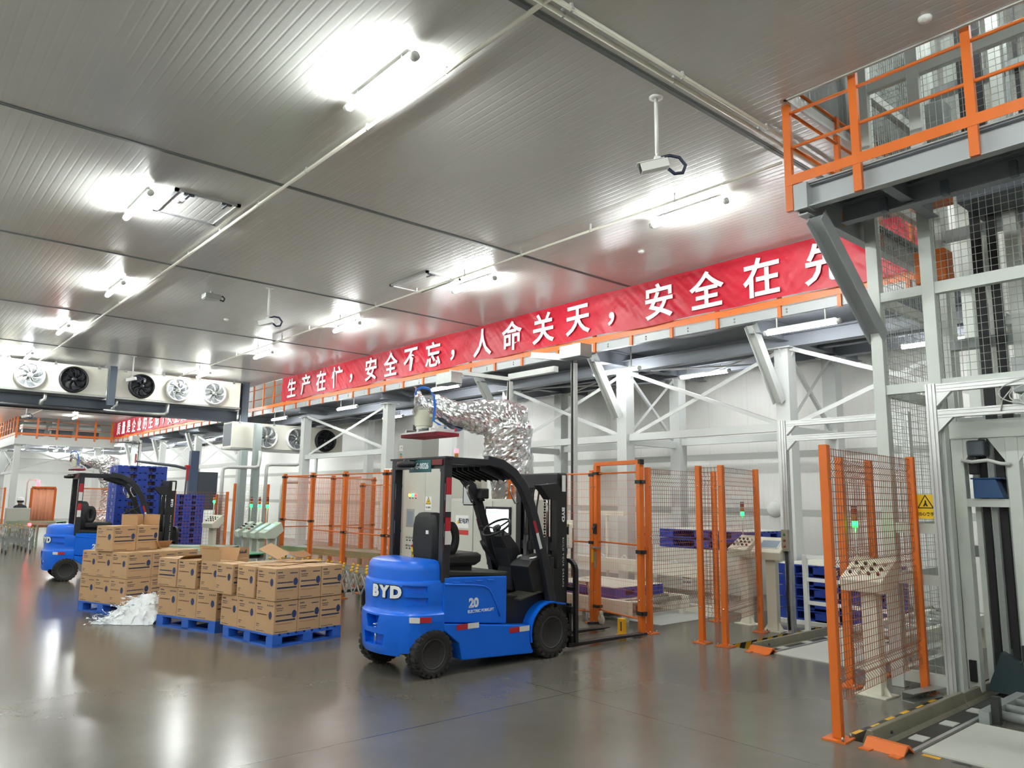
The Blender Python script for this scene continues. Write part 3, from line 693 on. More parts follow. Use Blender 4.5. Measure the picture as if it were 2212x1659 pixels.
def mk(w, d, label, prints, flaps=None, h=.385):
    if flaps: return carton(label, 'box', w, d, h, prints, None, flaps)
    k = (w, d, prints)
    if k not in protos: protos[k] = carton(label, 'box', w, d, h, prints); return protos[k]
    return copy_tree(protos[k], label=label)
# pallet C: 3 x 3, two layers
w, d = .333, .392
colname = {0: 'left end', 1: 'middle', 2: 'near corner'}
xname = {0: 'front', 1: 'second', 2: 'far right'}
JC = {(0,1):(-.03,.02,.03), (0,2):(-.02,.06,.0), (0,0):(.0,0,0)}
for lay, z in (('lower', .15), ('upper', .54)):
    for i in range(3):
        for j in range(3):
            if lay == 'lower' and i > 0 and j > 0:
                lab, grp = 'carton inside the lower layer of the nearest pallet, hidden by its neighbours', 'hidden cartons of the nearest pallet'
            else:
                where = {(0,0): 'on the near corner', (1,0): 'in the middle of the right side', (2,0): 'at the right end facing the forklift', (0,1): 'in the middle of the left side', (0,2): 'at the left end'}.get((i,j), 'in %s row back, %s from left' % (['first','second','third'][i], ['third','second','first'][j]))
                lab, grp = 'sealed carton %s, %s layer of the nearest pallet' % (where, lay), 'cartons on the nearest pallet'
            t = mk(w, d, lab, (0, 1)); t['group'] = grp
            dx, dy, dr = (0,0,0)
            if lay == 'upper' and i == 0: dx, dy = ((0,0),(-.0,.05),(-.02,.13))[j]
            pass
            if lay == 'lower': dx, dy = (.012, .012)
            put(t, PC, .0+i*(w+.006)+dx, -.0+j*(d+.002)+dy, z, dr)
# pallet B
w, d = .345, .395
for j in range(3):
    for i in range(2):
        t = mk(w, d, 'sealed carton %s of the middle pallet, lower layer, %s' % ({0:'at the near corner',1:'in the middle',2:'at the left end'}[j], ['front row','back row'][i]), (0,1)); t['group'] = 'cartons on the middle pallet'
        put(t, PB, .02+i*(w+.01), .02+j*(d+.004), .15)
t = mk(w, d, 'carton at the left end of the upper layer on the middle pallet', (1,1)); t['group'] = 'cartons on the middle pallet'; put(t, PB, .0, .845, .54, .0)
t = carton('carton with a raised flap, second from left on top of the middle pallet', 'box', w, d, .385, (0,1), 'cartons on the middle pallet', [('right', 6, .17), ('back', 70, .15)]); put(t, PB, -.0, .445, .54, -.03)
t = carton('open carton with raised flaps above the near corner of the middle pallet', 'box', .30, .36, .385, (0,1), 'cartons on the middle pallet', [('left', -4, .15), ('right', -14, .17), ('back', -5, .16)]); put(t, PB, .04, .03, .54, .03)
t = carton('open carton with a printed hanging flap at the back of the middle pallet', 'box', w, d, .385, (0,1), 'cartons on the middle pallet', [('front', 3, .15), ('back', -20, .15)]); put(t, PB, .40, .30, .54, -.12)
fl = MB()
for k in range(14):
    x = .06+k*.017; fl.use(k % 2); hh = random.uniform(.02,.06); fl.box(x, x+.011, -.0012, -.0006, .40+.05, .40+.05+hh)
fl.build('flap_print', [INK, mat('emblem_blue','2B3D66',.55)], t)
# pallet A
w, d = .415, .375
for lay, z in (('bottom', .15), ('second', .54)):
    for j in range(3):
        for i in range(3):
            if i > 1 and j > (1 if lay == 'bottom' else 0): continue
            t = mk(w, d, 'sealed carton, %s layer of the tallest pile, %s from left, %s row' % (lay, ['third','second','first'][j], ['front','second','right end'][i]), (0,1)); t['group'] = 'cartons in the tallest pile'
            put(t, PA, .005+i*(w+.003), .005+j*(d+.003), z)
t = mk(w, d, 'closed carton on top of the tallest pile', (0,1)); t['group'] = 'cartons in the tallest pile'
put(t, PA, -.02, .37, .93, .08)
t = carton('open carton with raised flaps on top of the tallest pile', 'box', w, d, .385, (0,1), 'cartons in the tallest pile', [('left', -3, .16), ('right', -2, .17), ('back', -4, .17)]); put(t, PA, .40, .40, .93, .08)
t = carton('low carton with its flap folded out, behind the tallest pile', 'box', w, d, .385, (0,1), None, [('left', -35, .17), ('back', 40, .15)]); put(t, PA, .845, .38, .54, 0)
# loose board on the nearest pallet
def sheet(label, P, x, y, z, w, d, rz, tx, ty, m=KRAFTIN, bend=.0):
    o = MB(); o.grid(lambda u, v: Vector((u*w-w/2, v*d-d/2, bend*sin(pi*u))), 8, 2)
    s = o.build('cardboard_sheet', m, None, solid=.005); tag(s, label, 'cardboard'); put(s, P, x, y, z, rz)
    s.rotation_euler = (tx, ty, P[2]+rz); s['group'] = 'loose cardboard on the nearest pallet'; return s
ZT = .54+.385
sheet('square cardboard sheet tilted up on the cartons of the nearest pallet', PC, .50, .80, ZT+.15, .34, .30, .5, radians(26), radians(-10))
sheet('flat cardboard sheet lying on the cartons of the nearest pallet', PC, .42, .50, ZT+.008, .50, .34, .3, 0, 0)
sheet('long cardboard sheet lying toward the back of the nearest pallet', PC, .80, .60, ZT+.018, .5, .3, -.2, 0, 0)
sheet('dark brown curled cardboard sheet at the back right of the nearest pallet', PC, .92, .92, ZT+.13, .40, .26, -.1, radians(14), radians(10), KRAFTD, -.05)
# heap of clear stretch film
FILM = mat('stretch_film', 'EEF2F4', .28, bump=.6, bscale=30, spec=.6)
def film():
    t = MB(); rr = random.Random(3)
    from mathutils import noise as nz
    def hgt(u, v):
        e = max(0, 1-abs(2*v-1)**2.2) * min(1, (u*1.5)**.8) * (1-max(0, u-.85)/.15*.6)
        n = 1 - abs(nz.noise(Vector((u*9, v*7, 1.3))))*1.1; n2 = 1-abs(nz.noise(Vector((u*22, v*17, 4.3)))); n3 = nz.noise(Vector((u*3,v*2,7)))
        return max(0.004, e*(.20 + .16*u + .12*(n-.6) + .09*(n2-.6)+.08*n3))
    A, B = Vector((2.70, 12.12, 0)), Vector((3.45, 11.62, 0))
    dx = (B-A); px = Vector((-dx.y, dx.x, 0)).normalized()
    def fn(u, v):
        c = A + dx*u; wd = (.16 + .62*min(1, u*1.4))*(1+.18*nz.noise(Vector((u*6, v*3, 0))))
        j = Vector((nz.noise(Vector((u*14, v*12, 2))), nz.noise(Vector((u*14, v*12, 5))), 0))*.05
        return c + px*((v-.22)*wd) + j + Vector((0, 0, hgt(u, v)))
    t.use(0, True); t.grid(fn, 110, 70)
    o = t.build('film_heap', FILM, None)
    s = MB(); s.use(0, True)
    for k in range(90):
        u, v = rr.uniform(.03,.97), rr.uniform(.05,.9); p = fn(u, v); pts = []
        a = rr.uniform(0, 6.28); 
        for i in range(6):
            a += rr.uniform(-.8,.8); p = p + Vector((cos(a)*.035, sin(a)*.035, rr.uniform(-.01,.02))); p.z = max(.006, p.z); pts.append(p.copy())
        w = rr.uniform(.008,.03)
        for i in range(5):
            n = Vector((rr.uniform(-1,1), rr.uniform(-1,1), rr.uniform(0,1)))*w
            s.add([pts[i], pts[i+1], pts[i+1]+n, pts[i]+n*.9], [(0,1,2,3)])
    s.build('film_ribbon', FILM, o, fix=False)['kind'] = 'stuff'
    return tag(o, 'crumpled heap of clear white stretch film on the floor beside the pallets', 'plastic film', kind='stuff')
film()
# ------------------------------------------------------------------ mezzanine along the back, its rails and banners
from mathutils import noise as NZ
COLG = mat('column_paint', 'C6C9C6', .42, noise=.04, nscale=2)
BEAMG = mat('beam_paint', 'A4A9AA', .42, .1, noise=.06, nscale=2)
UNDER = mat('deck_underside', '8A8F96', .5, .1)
def column(label, x, y, h, w=.25, kind=None, m=None):
    t = thing('steel_column', label, 'column', (x, y, 0))
    b = MB(); b.box(-w/2, w/2, -w/2, w/2, .02, h); b.build('shaft', m or COLG, t)
    b = MB(); b.box(-w*.8, w*.8, -w*.8, w*.8, 0, .02); b.build('base_plate', m or COLG, t)
    b = MB(); b.box(-w*.8, w*.8, -w*.8, w*.8, h-.02, h); b.build('cap_plate', m or COLG, t)
    for k in range(4):
        a = MB(); M = T(0,0,h-.02) @ rot('Z', k*pi/2); a.add([M @ Vector(p) for p in ((w/2,-.006,0),(w*.8,-.006,0),(w/2,-.006,-.14),(w/2,.006,0),(w*.8,.006,0),(w/2,.006,-.14))], [(0,1,2),(5,4,3),(0,3,4,1),(1,4,5,2),(2,5,3,0)]); a.build('gusset', m or COLG, t)
    return t
def member(name, label, cat, p, q, w, h, shape='box', m=None, up=(0,0,1), plates=True):
    b = MB()
    if shape == 'i': b.ibeam(p, q, w, h, .014, .01, up)
    elif shape == 'l': b.angle(p, q, w, .01, up)
    elif shape == 'c': b.channel(p, q, w, h, .01, up)
    else: b.bar(p, q, w, h, up)
    o = b.build(name, m or COLG, None); return tag(o, label, cat)
UZ = 4.58
FC = [(11.75, 2.9), (11.75, 6.5), (11.75, 10.05), (11.75, 13.7), (11.05, 18.05), (11.05, 23.2)]
BC = [(13.5, 2.9), (13.5, 6.55), (13.5, 10.05), (13.5, 13.7), (13.5, 18.1), (13.5, 23.3)]
fl_ = ['behind the lift tower', 'right of the pallet stacks, braced to the banner beam', 'behind the mesh gate, braced to the banner beam', 'behind the foil covered robot', 'at the right end of the left bracing', 'in front of the low wall cooler']
for i, (x, y) in enumerate(FC): column('light grey front row steel column '+fl_[i], x, y, UZ-.18)
for i, (x, y) in enumerate(BC): column('light grey steel column standing close to the back wall, '+['behind the lift tower','right of the dome lamp','left of the dome lamp','behind the robot','right of the low wall cooler','hidden behind the low wall cooler'][i], x, y, UZ-.1)
# deck and beams
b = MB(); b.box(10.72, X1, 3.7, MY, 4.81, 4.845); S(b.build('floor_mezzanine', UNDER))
eb = thing('edge_beam', 'long grey steel edge beam of the mezzanine under the orange rail', 'beam', (0,0,0))
b = MB(); b.channel((10.75, 3.5, 4.765), (10.75, MY, 4.765), .10, .15, .014); b.build('web', BEAMG, eb)
for k in range(40):
    y = 5.5+k*.93
    q = MB(); q.use(0, True)
    for dz in (.045, -.005): q.lathe((10.699, y+.35, 4.745+dz), [(.016,0),(.016,-.008),(.0,-.012)], 8, 'X')
    if k < 22:
        q.build('bolt', GALV, eb)
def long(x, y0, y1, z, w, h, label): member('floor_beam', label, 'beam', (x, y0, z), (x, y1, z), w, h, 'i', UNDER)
long(11.75, 3.7, MY, 4.52, .20, .24, 'first long floor beam under the mezzanine, over the front columns')
long(12.35, 3.7, MY, 4.69, .14, .24, 'second long floor beam under the mezzanine')
long(12.95, 3.7, MY, 4.69, .14, .24, 'third long floor beam under the mezzanine')
long(13.5, 3.7, MY, 4.60, .20, .24, 'fourth long floor beam under the mezzanine, over the rear columns')
for k, y in enumerate((6.5, 10.05, 13.7, 18.05, 23.2, 28, 33, 38, 43)):
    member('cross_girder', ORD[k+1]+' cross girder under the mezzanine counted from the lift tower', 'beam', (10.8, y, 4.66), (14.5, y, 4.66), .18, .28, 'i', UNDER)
cl = thing('beam_clip', 'row of dark beam clips under the mezzanine deck', 'clip', (0,0,0)); cl.name = 'beam_clip_row'
for k in range(26):
    q = MB(); q.box(12.25, 12.29, 5.2+k*.55, 5.26+k*.55, 4.52, 4.64); q.build('clip', DGREY, cl)
# outrigger braces from edge beam to columns
for i, y in ((1, 6.5), (2, 10.05), (3, 13.7)):
    member('outrigger_brace', 'slanting grey I beam brace under the banner at the '+['','column near the pallet stacks','column behind the gate','column behind the robot'][i], 'brace', (10.80, y+.05, 4.66), (11.55, y+.02, 3.46), .16, .16, 'i', COLG, (0,1,0))
def xbrace(x, ya, yb, z0, z1, wh, plane='y'):
    for k, (za, zb) in enumerate(((z0, z1), (z1, z0))):
        p, q = ((x + (.06 if k else -.06), ya+.03, za), (x + (.06 if k else -.06), yb-.03, zb))
        member('cross_brace', 'thin grey diagonal brace %s, %s to the right' % (wh, 'falling' if k == 0 else 'rising'), 'brace', p, q, .07, .07, 'l', COLG, (1,0,0))
def tie(x, ya, yb, z, label): member('tie_beam', label, 'beam', (x, ya, z), (x, yb, z), .10, .14, 'box', COLG)
xbrace(11.75, 6.6, 9.95, 3.15, 4.42, 'between the columns right of the mesh gate')
xbrace(11.75, 10.15, 13.6, 3.15, 4.42, 'between the columns behind the robot')
xbrace(11.75, 3.0, 6.4, 3.15, 4.42, 'between the tower and the first column')
xbrace(11.05, 18.15, 23.1, 3.2, 4.45, 'in front of the low wall cooler')
tie(11.75, 6.62, 9.93, 3.06, 'horizontal tie beam between the columns right of the mesh gate')
tie(11.75, 10.17, 13.58, 3.06, 'horizontal tie beam between the columns behind the robot')
tie(11.05, 18.17, 23.08, 3.08, 'horizontal tie beam below the bracing by the low wall cooler')
tie(13.5, 6.67, 9.93, 3.06, 'horizontal tie beam between the rear columns beside the dome lamp')
tie(13.5, 10.17, 13.58, 3.06, 'horizontal tie beam between the rear columns behind the robot')
for k, y in enumerate((6.5, 10.05, 13.7)):
    member('tie_beam', 'short tie beam from front to rear column, '+ORD[k+1]+' from the lift tower', 'beam', (11.87, y, 3.0), (13.38, y, 3.0), .1, .14, 'box', COLG)
for k, y in enumerate((6.5, 10.05)):
    for s in (0, 1):
        member('cross_brace', 'thin brace between front and rear column, %s frame from tower, %s to the wall' % (ORD[k+1], ['rising','falling'][s]), 'brace', (11.87, y+.03*s, (3.1, 4.4)[s]), (13.38, y+.03*s, (4.4, 3.1)[s]), .06, .06, 'l', COLG, (0,1,0))
for k, y in enumerate((8.2, 11.9)):
    for s in (0,1): member('wind_brace', 'flat diagonal rod under the deck, bay %s, %s' % (['right of the gate','behind the robot'][k], ['first','second'][s]), 'brace', (11.8, y-1.6+3.2*s, 4.42), (13.4, y+1.6-3.2*s, 4.42), .03, .03, 'box', COLG)
# ---- railing
def rail(label, p0, p1, z0, posts, group=None, top=1.08, toe=.115, mid=(.40,.77), low=.18, flip=1, pw=.06, pd=.05):
    """p0->p1 on plan; posts: distances along; z0 = deck level"""
    p0, p1 = Vector(p0+(0,)), Vector(p1+(0,)); d = (p1-p0); L = d.length; d /= L
    t = thing('guard_rail', label, 'railing', (p0.x, p0.y, z0), math.atan2(d.y, d.x), group)
    for s in posts:
        b = MB(); b.box(s-pw/2, s+pw/2, -pd/2, pd/2, -low, top); b.build('post', ORANGE, t)
    b = MB(); b.box(0, L, .5*pd*flip, .5*pd*flip+.006*flip, 0, toe); b.build('toe_board', ORANGE, t)
    for z in mid + (top-.02,):
        b = MB(); b.use(0, True); b.tube((0,0,z), (L,0,z), .017, 10); b.build('rail', ORANGE, t)
    return t
ys = [4.03, 5.0, 5.96, 7.1, 8.05, 8.98, 9.91, 10.95, 12.06, 12.99, 13.91, 14.9, 15.87, 16.8, 17.76, 18.6, 19.5, 20.46, 21.4, 22.3, 23.3, 24.2, 25.1, 26.0, 26.9, 27.8]
rail('orange guard rail of the mezzanine behind the long red banner', (10.69, 3.75), (10.69, 28.2), 4.85, [y-3.75 for y in ys])
rail('orange guard rail behind the farther red banner', (10.69, 29.2), (10.69, 46.6), 4.85, [.3+.95*k for k in range(19)])
# ---- banners
BAN = mat('red_banner_cloth', 'B4122A', .42, noise=.06, nscale=3, bump=.25, bscale=14, spec=.35)
def wr(y, z): return .016*NZ.noise(Vector((y*1.3+z*.9, z*2.0, 1))) + .010*NZ.noise(Vector((y*4.2-z*3.5, z*1.2, 4))) + .009*NZ.noise(Vector((y*10-z*9, z*3, 9))) + .005*NZ.noise(Vector((y*21+z*15, z*6, 3)))
def banner(label, x, y0, y1, z0, z1, chars, seed, size):
    t = thing('banner', label, 'banner', (0,0,0))
    b = MB(); b.use(0, True)
    def f(u, v):
        y = y0+(y1-y0)*u; z = z0+(z1-z0)*v
        zz = z - (.012*sin(y*1.7)+.012*sin(y*3.1))*(1-v)
        return Vector((x+wr(y+seed, z)*(1.25-abs(v-.5)*.8), y, zz))
    b.grid(f, int((y1-y0)*30), 32); c = b.build('cloth', BAN, t)
    for ch, yc in chars:
        o = text('character', ch, size, LETTERW, t, facing((x-.036, yc, (z0+z1)/2-.005 if ch != '，' else (z0+z1)/2+.0), (-1,0,0)), .001, .0125)
        me = o.data; co = o.matrix_local
        bm = bmesh.new(); bm.from_mesh(me); xs = [v.co.x for v in bm.verts]; yy = [v.co.y for v in bm.verts]
        cx, cy = (min(xs)+max(xs))/2, (min(yy)+max(yy))/2
        for v in bm.verts: v.co.x -= cx; v.co.y -= cy + (.14 if ch == '，' else 0)
        bm.to_mesh(me); bm.free()
    return t
banner('long red safety banner with white characters along the mezzanine rail', 10.615, 3.75, 24.3, 4.965, 5.785,
       list(zip('生产在忙，安全不忘，人命关天，安全在先', (23.46,22.43,21.36,20.32,19.46,18.34,17.30,16.32,15.31,14.48,13.33,12.29,11.28,10.27,9.38,8.24,7.23,6.20,5.14))), 0, .68)
banner('farther red banner with white characters, seen under the ceiling coolers', 10.615, 29.4, 46.5, 4.96, 5.78,
       list(zip('质量是企业的生命，安全是职工的生命', [45.3-1.0*k for k in range(17)])), 40, .72)
# ---- lights under the mezzanine
batten(10.74, 5.65, 4.47, 'lit tube light under the mezzanine edge right of the banner brace', 'tube lights under the mezzanine', 1.2, 4.81, TUBE2)
batten(10.74, 14.95, 4.50, 'lit tube light under the mezzanine above the foil covered arm', 'tube lights under the mezzanine', 1.2, 4.81, TUBE2)
batten(10.85, 20.1, 4.44, 'lit tube light under the mezzanine between the braced columns', 'tube lights under the mezzanine', 1.2, 4.81, TUBE2)
batten(10.85, 24.9, 4.46, 'lit tube light under the mezzanine in front of the low wall cooler', 'tube lights under the mezzanine', 1.2, 4.81, TUBE2)
batten(11.3, 9.9, 4.36, 'lit tube light under the mezzanine beside the camera box on its post', 'tube lights under the mezzanine', 1.2, 4.81, TUBE2)
for x, y in ((13, 4.5), (13, 9), (13, 16.5), (13, 21), (12.4, 30), (12.4, 36), (12.4, 42), (9, 50), (9, 56), (3, 50), (3, 56), (9, 53), (12, 50), (12, 56), (3, 46), (-1, 50), (-1, 56), (8.4, 60), (12, 60), (3, 60), (5, 53), (7.5, 33), (7.5, 40)):  # unseen tubes; those in the far hall are added to brighten it
    batten(x, y, 4.4 if x > 8 else CZ-.11, 'lit tube light deep under the mezzanine or added to brighten the far hall', 'tube lights under the mezzanine and added in the far hall', 1.2, (4.70 if y > 46 else 4.81) if x > 8 else CZ, TUBE3 if y > 25 else TUBE2)
for x, y in ((12.5, 6), (12.5, 12), (12.5, 18), (12.5, 24), (12.5, 30), (12.5, 38), (10.5, 0), (12.5, -4), (8.6, 2.2), (9, 50), (8, 55)):
    batten(x, y, TOP-.15, 'lit tube light on the high roof above the mezzanine', 'tube lights above the mezzanine', 1.2, TOP, TUBE3 if y > 45 else TUBE)
# ---- machine-vision gantries
def gantry(label, post, top, boxc, arm_to, cat='camera gantry'):
    t = thing('camera_gantry', label, cat, (post[0], post[1], 0))
    b = MB(); b.box(-.045,.045,-.045,.045,.012,top-.1); b.build('post', GREY, t)
    b = MB(); b.box(-.12,.12,-.12,.12,0,.012); b.build('base_plate', GREY, t)
    o = Vector((post[0], post[1], 0))
    b = MB(); b.bar(Vector((0,0,top)), Vector(arm_to)-o, .12, .12); b.build('arm', GREY, t)
    c = Vector(boxc)-o
    b = MB(); b.cbox(c, (.30,.55,.24)); bx = b.build('camera_box', GALV, t, bevel=.008)
    b = MB(); b.cbox(c-Vector((0,0,.125)), (.26,.5,.01)); b.build('lens_panel', DGREY, bx)
    b = MB(); b.bar(Vector((0,0,top-.05)), c+Vector((0,0,.16)), .1, .08); b.build('boom', GREY, t)
    b = MB(); b.use(0, True); b.path([c+Vector((.0,.0,.13)), Vector((-.05,.0,top-.05)), Vector((-.055,.0,top-.5)), Vector((-.055,0,1.0)), Vector((-.055,0,.05))], .022, 8); b.build('cable', BLACKP, t)
    return t
gantry('grey camera post with a cable and a silver box on top, right of the robot', (10.0, 9.80, 0), 4.45, (9.85, 9.62, 4.52), (10.0, 10.95, 4.66))
gantry('grey camera post with a silver box on its boom, behind the robot', (10.6, 12.35, 0), 4.45, (9.5, 13.1, 4.37), (10.6, 10.9, 4.45))
# ---- cantilever platform by the lift tower
pf = thing('lift_platform', 'grey cantilever platform beside the lift tower near the ceiling', 'platform', (0,0,0))
b = MB(); b.channel((6.82, 3.55, 4.80), (6.82, -3, 4.80), .10, .25, .014); b.build('front_beam', BEAMG, pf)
b = MB(); b.channel((6.80, 3.5, 4.775), (10.7, 3.5, 4.775), .10, .31, .014); b.build('side_beam', BEAMG, pf)
b = MB(); b.box(6.8, 8.0, -3, 3.5, 4.90, 4.93); b.box(8.0, 10.7, 3.47, 3.5, 4.90, 4.93); b.build('deck', UNDER, pf)
for y in (2.75, 1.55, .4): 
    b = MB(); b.ibeam((6.87, y, 4.80), (8.05, y, 4.80), .1, .2, .01, .008); b.build('joist', UNDER, pf)
b = MB(); b.ibeam((7.45, 3.4, 4.76), (7.45, -3, 4.76), .12, .2, .01, .008); b.build('joist', UNDER, pf)
for k in range(5):
    b = MB(); b.box(7.28, 7.34, 2.9-k*.55, 2.96-k*.55, 4.62, 4.76); b.build('clip', DGREY, pf)
b = MB(); b.ibeam((6.90, 3.42, 4.60), (8.12, 3.40, 3.55), .16, .16, .012, .01, (0,1,0)); b.build('brace', BEAMG, pf)
b = MB(); b.box(6.74,6.90,3.42,3.56,4.66,4.925); b.build('corner_stub', BEAMG, pf)
rail('orange guard rail along the front of the lift platform', (6.755, 3.62), (6.755, -2.5), 4.93, [.0+.02, .70, 1.67, 2.65, 3.6, 4.6], None, flip=-1, pw=.075, low=.26, toe=.10)
rail('orange guard rail along the left side of the lift platform', (6.80, 3.56), (10.6, 3.56), 4.93, [.95, 1.9, 2.85], None, flip=1)
# ---- far mezzanine across the hall
fm = thing('far_mezzanine', 'far grey mezzanine crossing the hall below the coolers', 'mezzanine', (0,0,0))
b = MB(); b.box(6.0, 10.75, MY, MY+.1, 4.36, 4.82); b.build('front_beam', GREY, fm)
b = MB(); b.box(6.0, 6.1, MY+.1, Y1-.5, 4.36, 4.82); b.build('side_beam', GREY, fm)
b = MB(); b.box(6.1, X1-.03, MY+.1, Y1-.5, 4.70, 4.76); b.build('deck', UNDER, fm)
rail('orange guard rail across the front of the far mezzanine', (6.03, MY), (10.65, MY), 4.85, [.02,.95,1.87,2.8,3.7,4.55], None, flip=-1, pw=.09)
rail('orange guard rail running away along the left side of the far mezzanine', (6.03, MY+.1), (6.03, 60), 4.85, [.9+.95*k for k in range(13)], None, flip=1, pw=.09)
for i, (x, y) in enumerate(((6.2, 46.9), (10.0, 46.9), (6.2, 51.8), (10.0, 51.8), (6.2, 57))):
    column('light grey column under the far mezzanine, '+['at its front left corner','at its front right corner','second along its left side','second along its right side','third along its left side'][i], x, y, 4.34, .28)
for k, (a, c) in enumerate((((6.3,46.9,3.0),(9.9,46.9,4.2)),((6.3,46.95,4.2),(9.9,46.95,3.0)))):
    member('cross_brace', 'thin diagonal brace across the front of the far mezzanine, '+['rising','falling'][k]+' to the right', 'brace', a, c, .08, .08, 'l', COLG, (0,1,0))
for k, (a, c) in enumerate((((6.2,47.1,3.0),(6.2,51.6,4.2)),((6.25,47.1,4.2),(6.25,51.6,3.0)))):
    member('cross_brace', 'thin diagonal brace on the left side of the far mezzanine, '+['leaning back','leaning forward'][k], 'brace', a, c, .08, .08, 'l', COLG, (1,0,0))
member('tie_beam', 'horizontal tie beam across the front of the far mezzanine', 'beam', (6.35, 46.9, 2.9), (9.86, 46.9, 2.9), .1, .14)
member('tie_beam', 'horizontal tie beam on the left side of the far mezzanine', 'beam', (6.2, 47.05, 2.9), (6.2, 51.65, 2.9), .1, .14)
dt = thing('duct', 'white horizontal duct under the far mezzanine', 'duct', (0,0,0)); b = MB(); b.bar((6.5, 50.2, 3.95), (13, 50.2, 3.95), .4, .4); b.build('run', WHITE, dt)
for x in (7, 9, 11, 12.8): b = MB(); b.box(x-.01, x+.01, 50.19, 50.21, 4.15, 4.70); b.build('hanger', GREY, dt)
for k in range(3):
    t = thing('deck_machine', 'grey machine on the far mezzanine deck behind its rail, '+['left','middle','right'][k], 'machine', (7.0+k*1.35, 48.3, 4.76))
    b = MB(); b.box(-.55,.55,-.5,.5,.5,.75); b.build('bed', GREY, t, bevel=.02)
    b = MB(); b.box(-.5,.5,-.3,.3,.02,.5); b.build('body', DGREY, t)
    b = MB(); b.use(0,True); b.tube((-.5,-.4,.9),(.5,-.4,.9),.05,8); b.build('roller', GALV, t)
# ------------------------------------------------------------------ coolers, pipes, cameras, hatches
def fan(parent, x, z, y, r, dark):
    e = empty('fan', (x, y, z)); e.parent = parent
    cm = BLACKP if dark else WHITE
    b = MB(); b.use(0, True); b.lathe((0,0,0), [(r*1.02,.0),(r*1.12,0),(r*1.14,-.03),(r*1.06,-.16),(r*1.0,-.16),(r*.99,.02)], 40, 'Y'); b.build('cowl', cm if not dark else BLACKP, e)
    b = MB(); b.use(0, False); b.lathe((0,0,0), [(r*.98,.02),(0,.02)], 40, 'Y'); b.build('back_plate', DGREY, e)
    bm_ = mat('fan_blade','8B8F94',.3,.6) if not dark else CHAR
    for k in range(7):
        a = 2*pi*k/7; q = MB(); q.use(0, True)
        def f(u, v):
            rr = r*(.22+.73*u); aa = a + .55*u**1.3 + (v-.5)*(.75-.15*u); return Vector((rr*cos(aa), -.05-.055*(v-.5)*(1.4-u), rr*sin(aa)))
        q.grid(f, 6, 4); q.build('blade', bm_, e, solid=.006)
    q = MB(); q.use(0, True); q.lathe((0,0,0), [(r*.22,-.02),(r*.24,-.09),(r*.12,-.13),(0,-.135)], 20, 'Y'); q.build('hub', GALV if not dark else CHAR, e)
    q = MB()
    for k in range(4):
        a = k*pi/2+.5; q.bar((r*.12*cos(a), -.13, r*.12*sin(a)), (r*1.05*cos(a), -.155, r*1.05*sin(a)), .014, .01)
    q.path([(r*.6*cos(2*pi*k/24), -.15, r*.6*sin(2*pi*k/24)) for k in range(24)], .006, 5, True)
    q.build('guard', GALV if not dark else BLACKP, e)
def cooler(label, x0, x1, z0, z1, y, fans, r, ceil):
    t = thing('air_cooler', label, 'air cooler', (x0, y, z0))
    w, h = x1-x0, z1-z0
    b = MB(); b.box(0, w, 0, .85, 0, h); b.build('casing', CREAM, t, bevel=.01)
    b = MB(); b.box(-.02, w+.02, -.02, .87, -.06, -.005); b.build('drip_tray', GALV, t)
    b = MB(); b.box(.004, .006+.0, .05, .8, .05, h-.05); b.box(-.004, .0, .06, .80, .06, h-.06); b.build('coil_face', DGREY, t)
    for x, dark in fans: fan(t, x-x0, h*.47, -.001, r, dark)
    for k in range(4):
        q = MB(); x = .25 + (w-.5)*k/3; q.box(x-.04, x+.04, -.012, .0, h-.06, h+.02); q.box(x-.012, x+.012, -.008, .01, h, ceil-z0); q.build('bracket', GALV, t)
    return t
cooler('white ceiling cooler at the far left, one silver and one dark fan', 1.55, 5.62, 4.85, 5.72, 26.0, ((2.35, True),(3.54, False),(4.69, True)), .36, CZ)
cooler('white ceiling cooler of three fans beside the end of the banner', 5.88, 9.85, 4.85, 5.72, 26.0, ((6.62, True),(7.75, False),(8.93, False)), .35, CZ)
cooler('white cooler mounted low under the mezzanine, three fans', 9.65, 13.9, 3.46, 4.36, 26.0, ((10.86, False),(12.02, False),(13.16, True)), .37, 4.6)
DBEAM = mat('blue_grey_beam', '58636F', .4, .1)
member('support_beam', 'dark blue grey steel beam under the ceiling coolers', 'beam', (-6, 26.6, 4.57), (10.0, 26.6, 4.57), .22, .40, 'i', DBEAM)
member('hanging_post', 'dark grey hanging post between the two ceiling coolers', 'post', (5.75, 25.95, 4.55), (5.75, 25.95, 5.79), .2, .2, 'box', DBEAM)
member('hanging_post', 'dark grey hanging post right of the ceiling coolers', 'post', (10.12, 26.3, 4.3), (10.12, 26.3, 5.79), .24, .24, 'i', DBEAM)
t = thing('drain_pipe', 'dark insulated pipe running under the ceiling coolers', 'pipe', (0,0,0))
b = MB(); b.use(0, True); b.tube((-3, 26.1, 4.36), (7.3, 26.1, 4.36), .075, 12); b.build('run', BLACKP, t)
b = MB(); b.use(0, True); b.path([(5.6,26.1,4.40),(7.2,26.05,4.40),(7.4,26.05,4.42),(7.48,26.05,4.5),(7.5,26.05,4.78)], .06, 10); b.build('elbow', GALV, t)
for x in (3.9, 5.85):
    b = MB(); b.use(0, True); b.path([(x,26.1,4.4),(x+.02,26.1,4.55),(x+.1,26.1,4.6),(x+.1,26.1,4.79)], .06, 10); b.build('outlet', GALV, t)
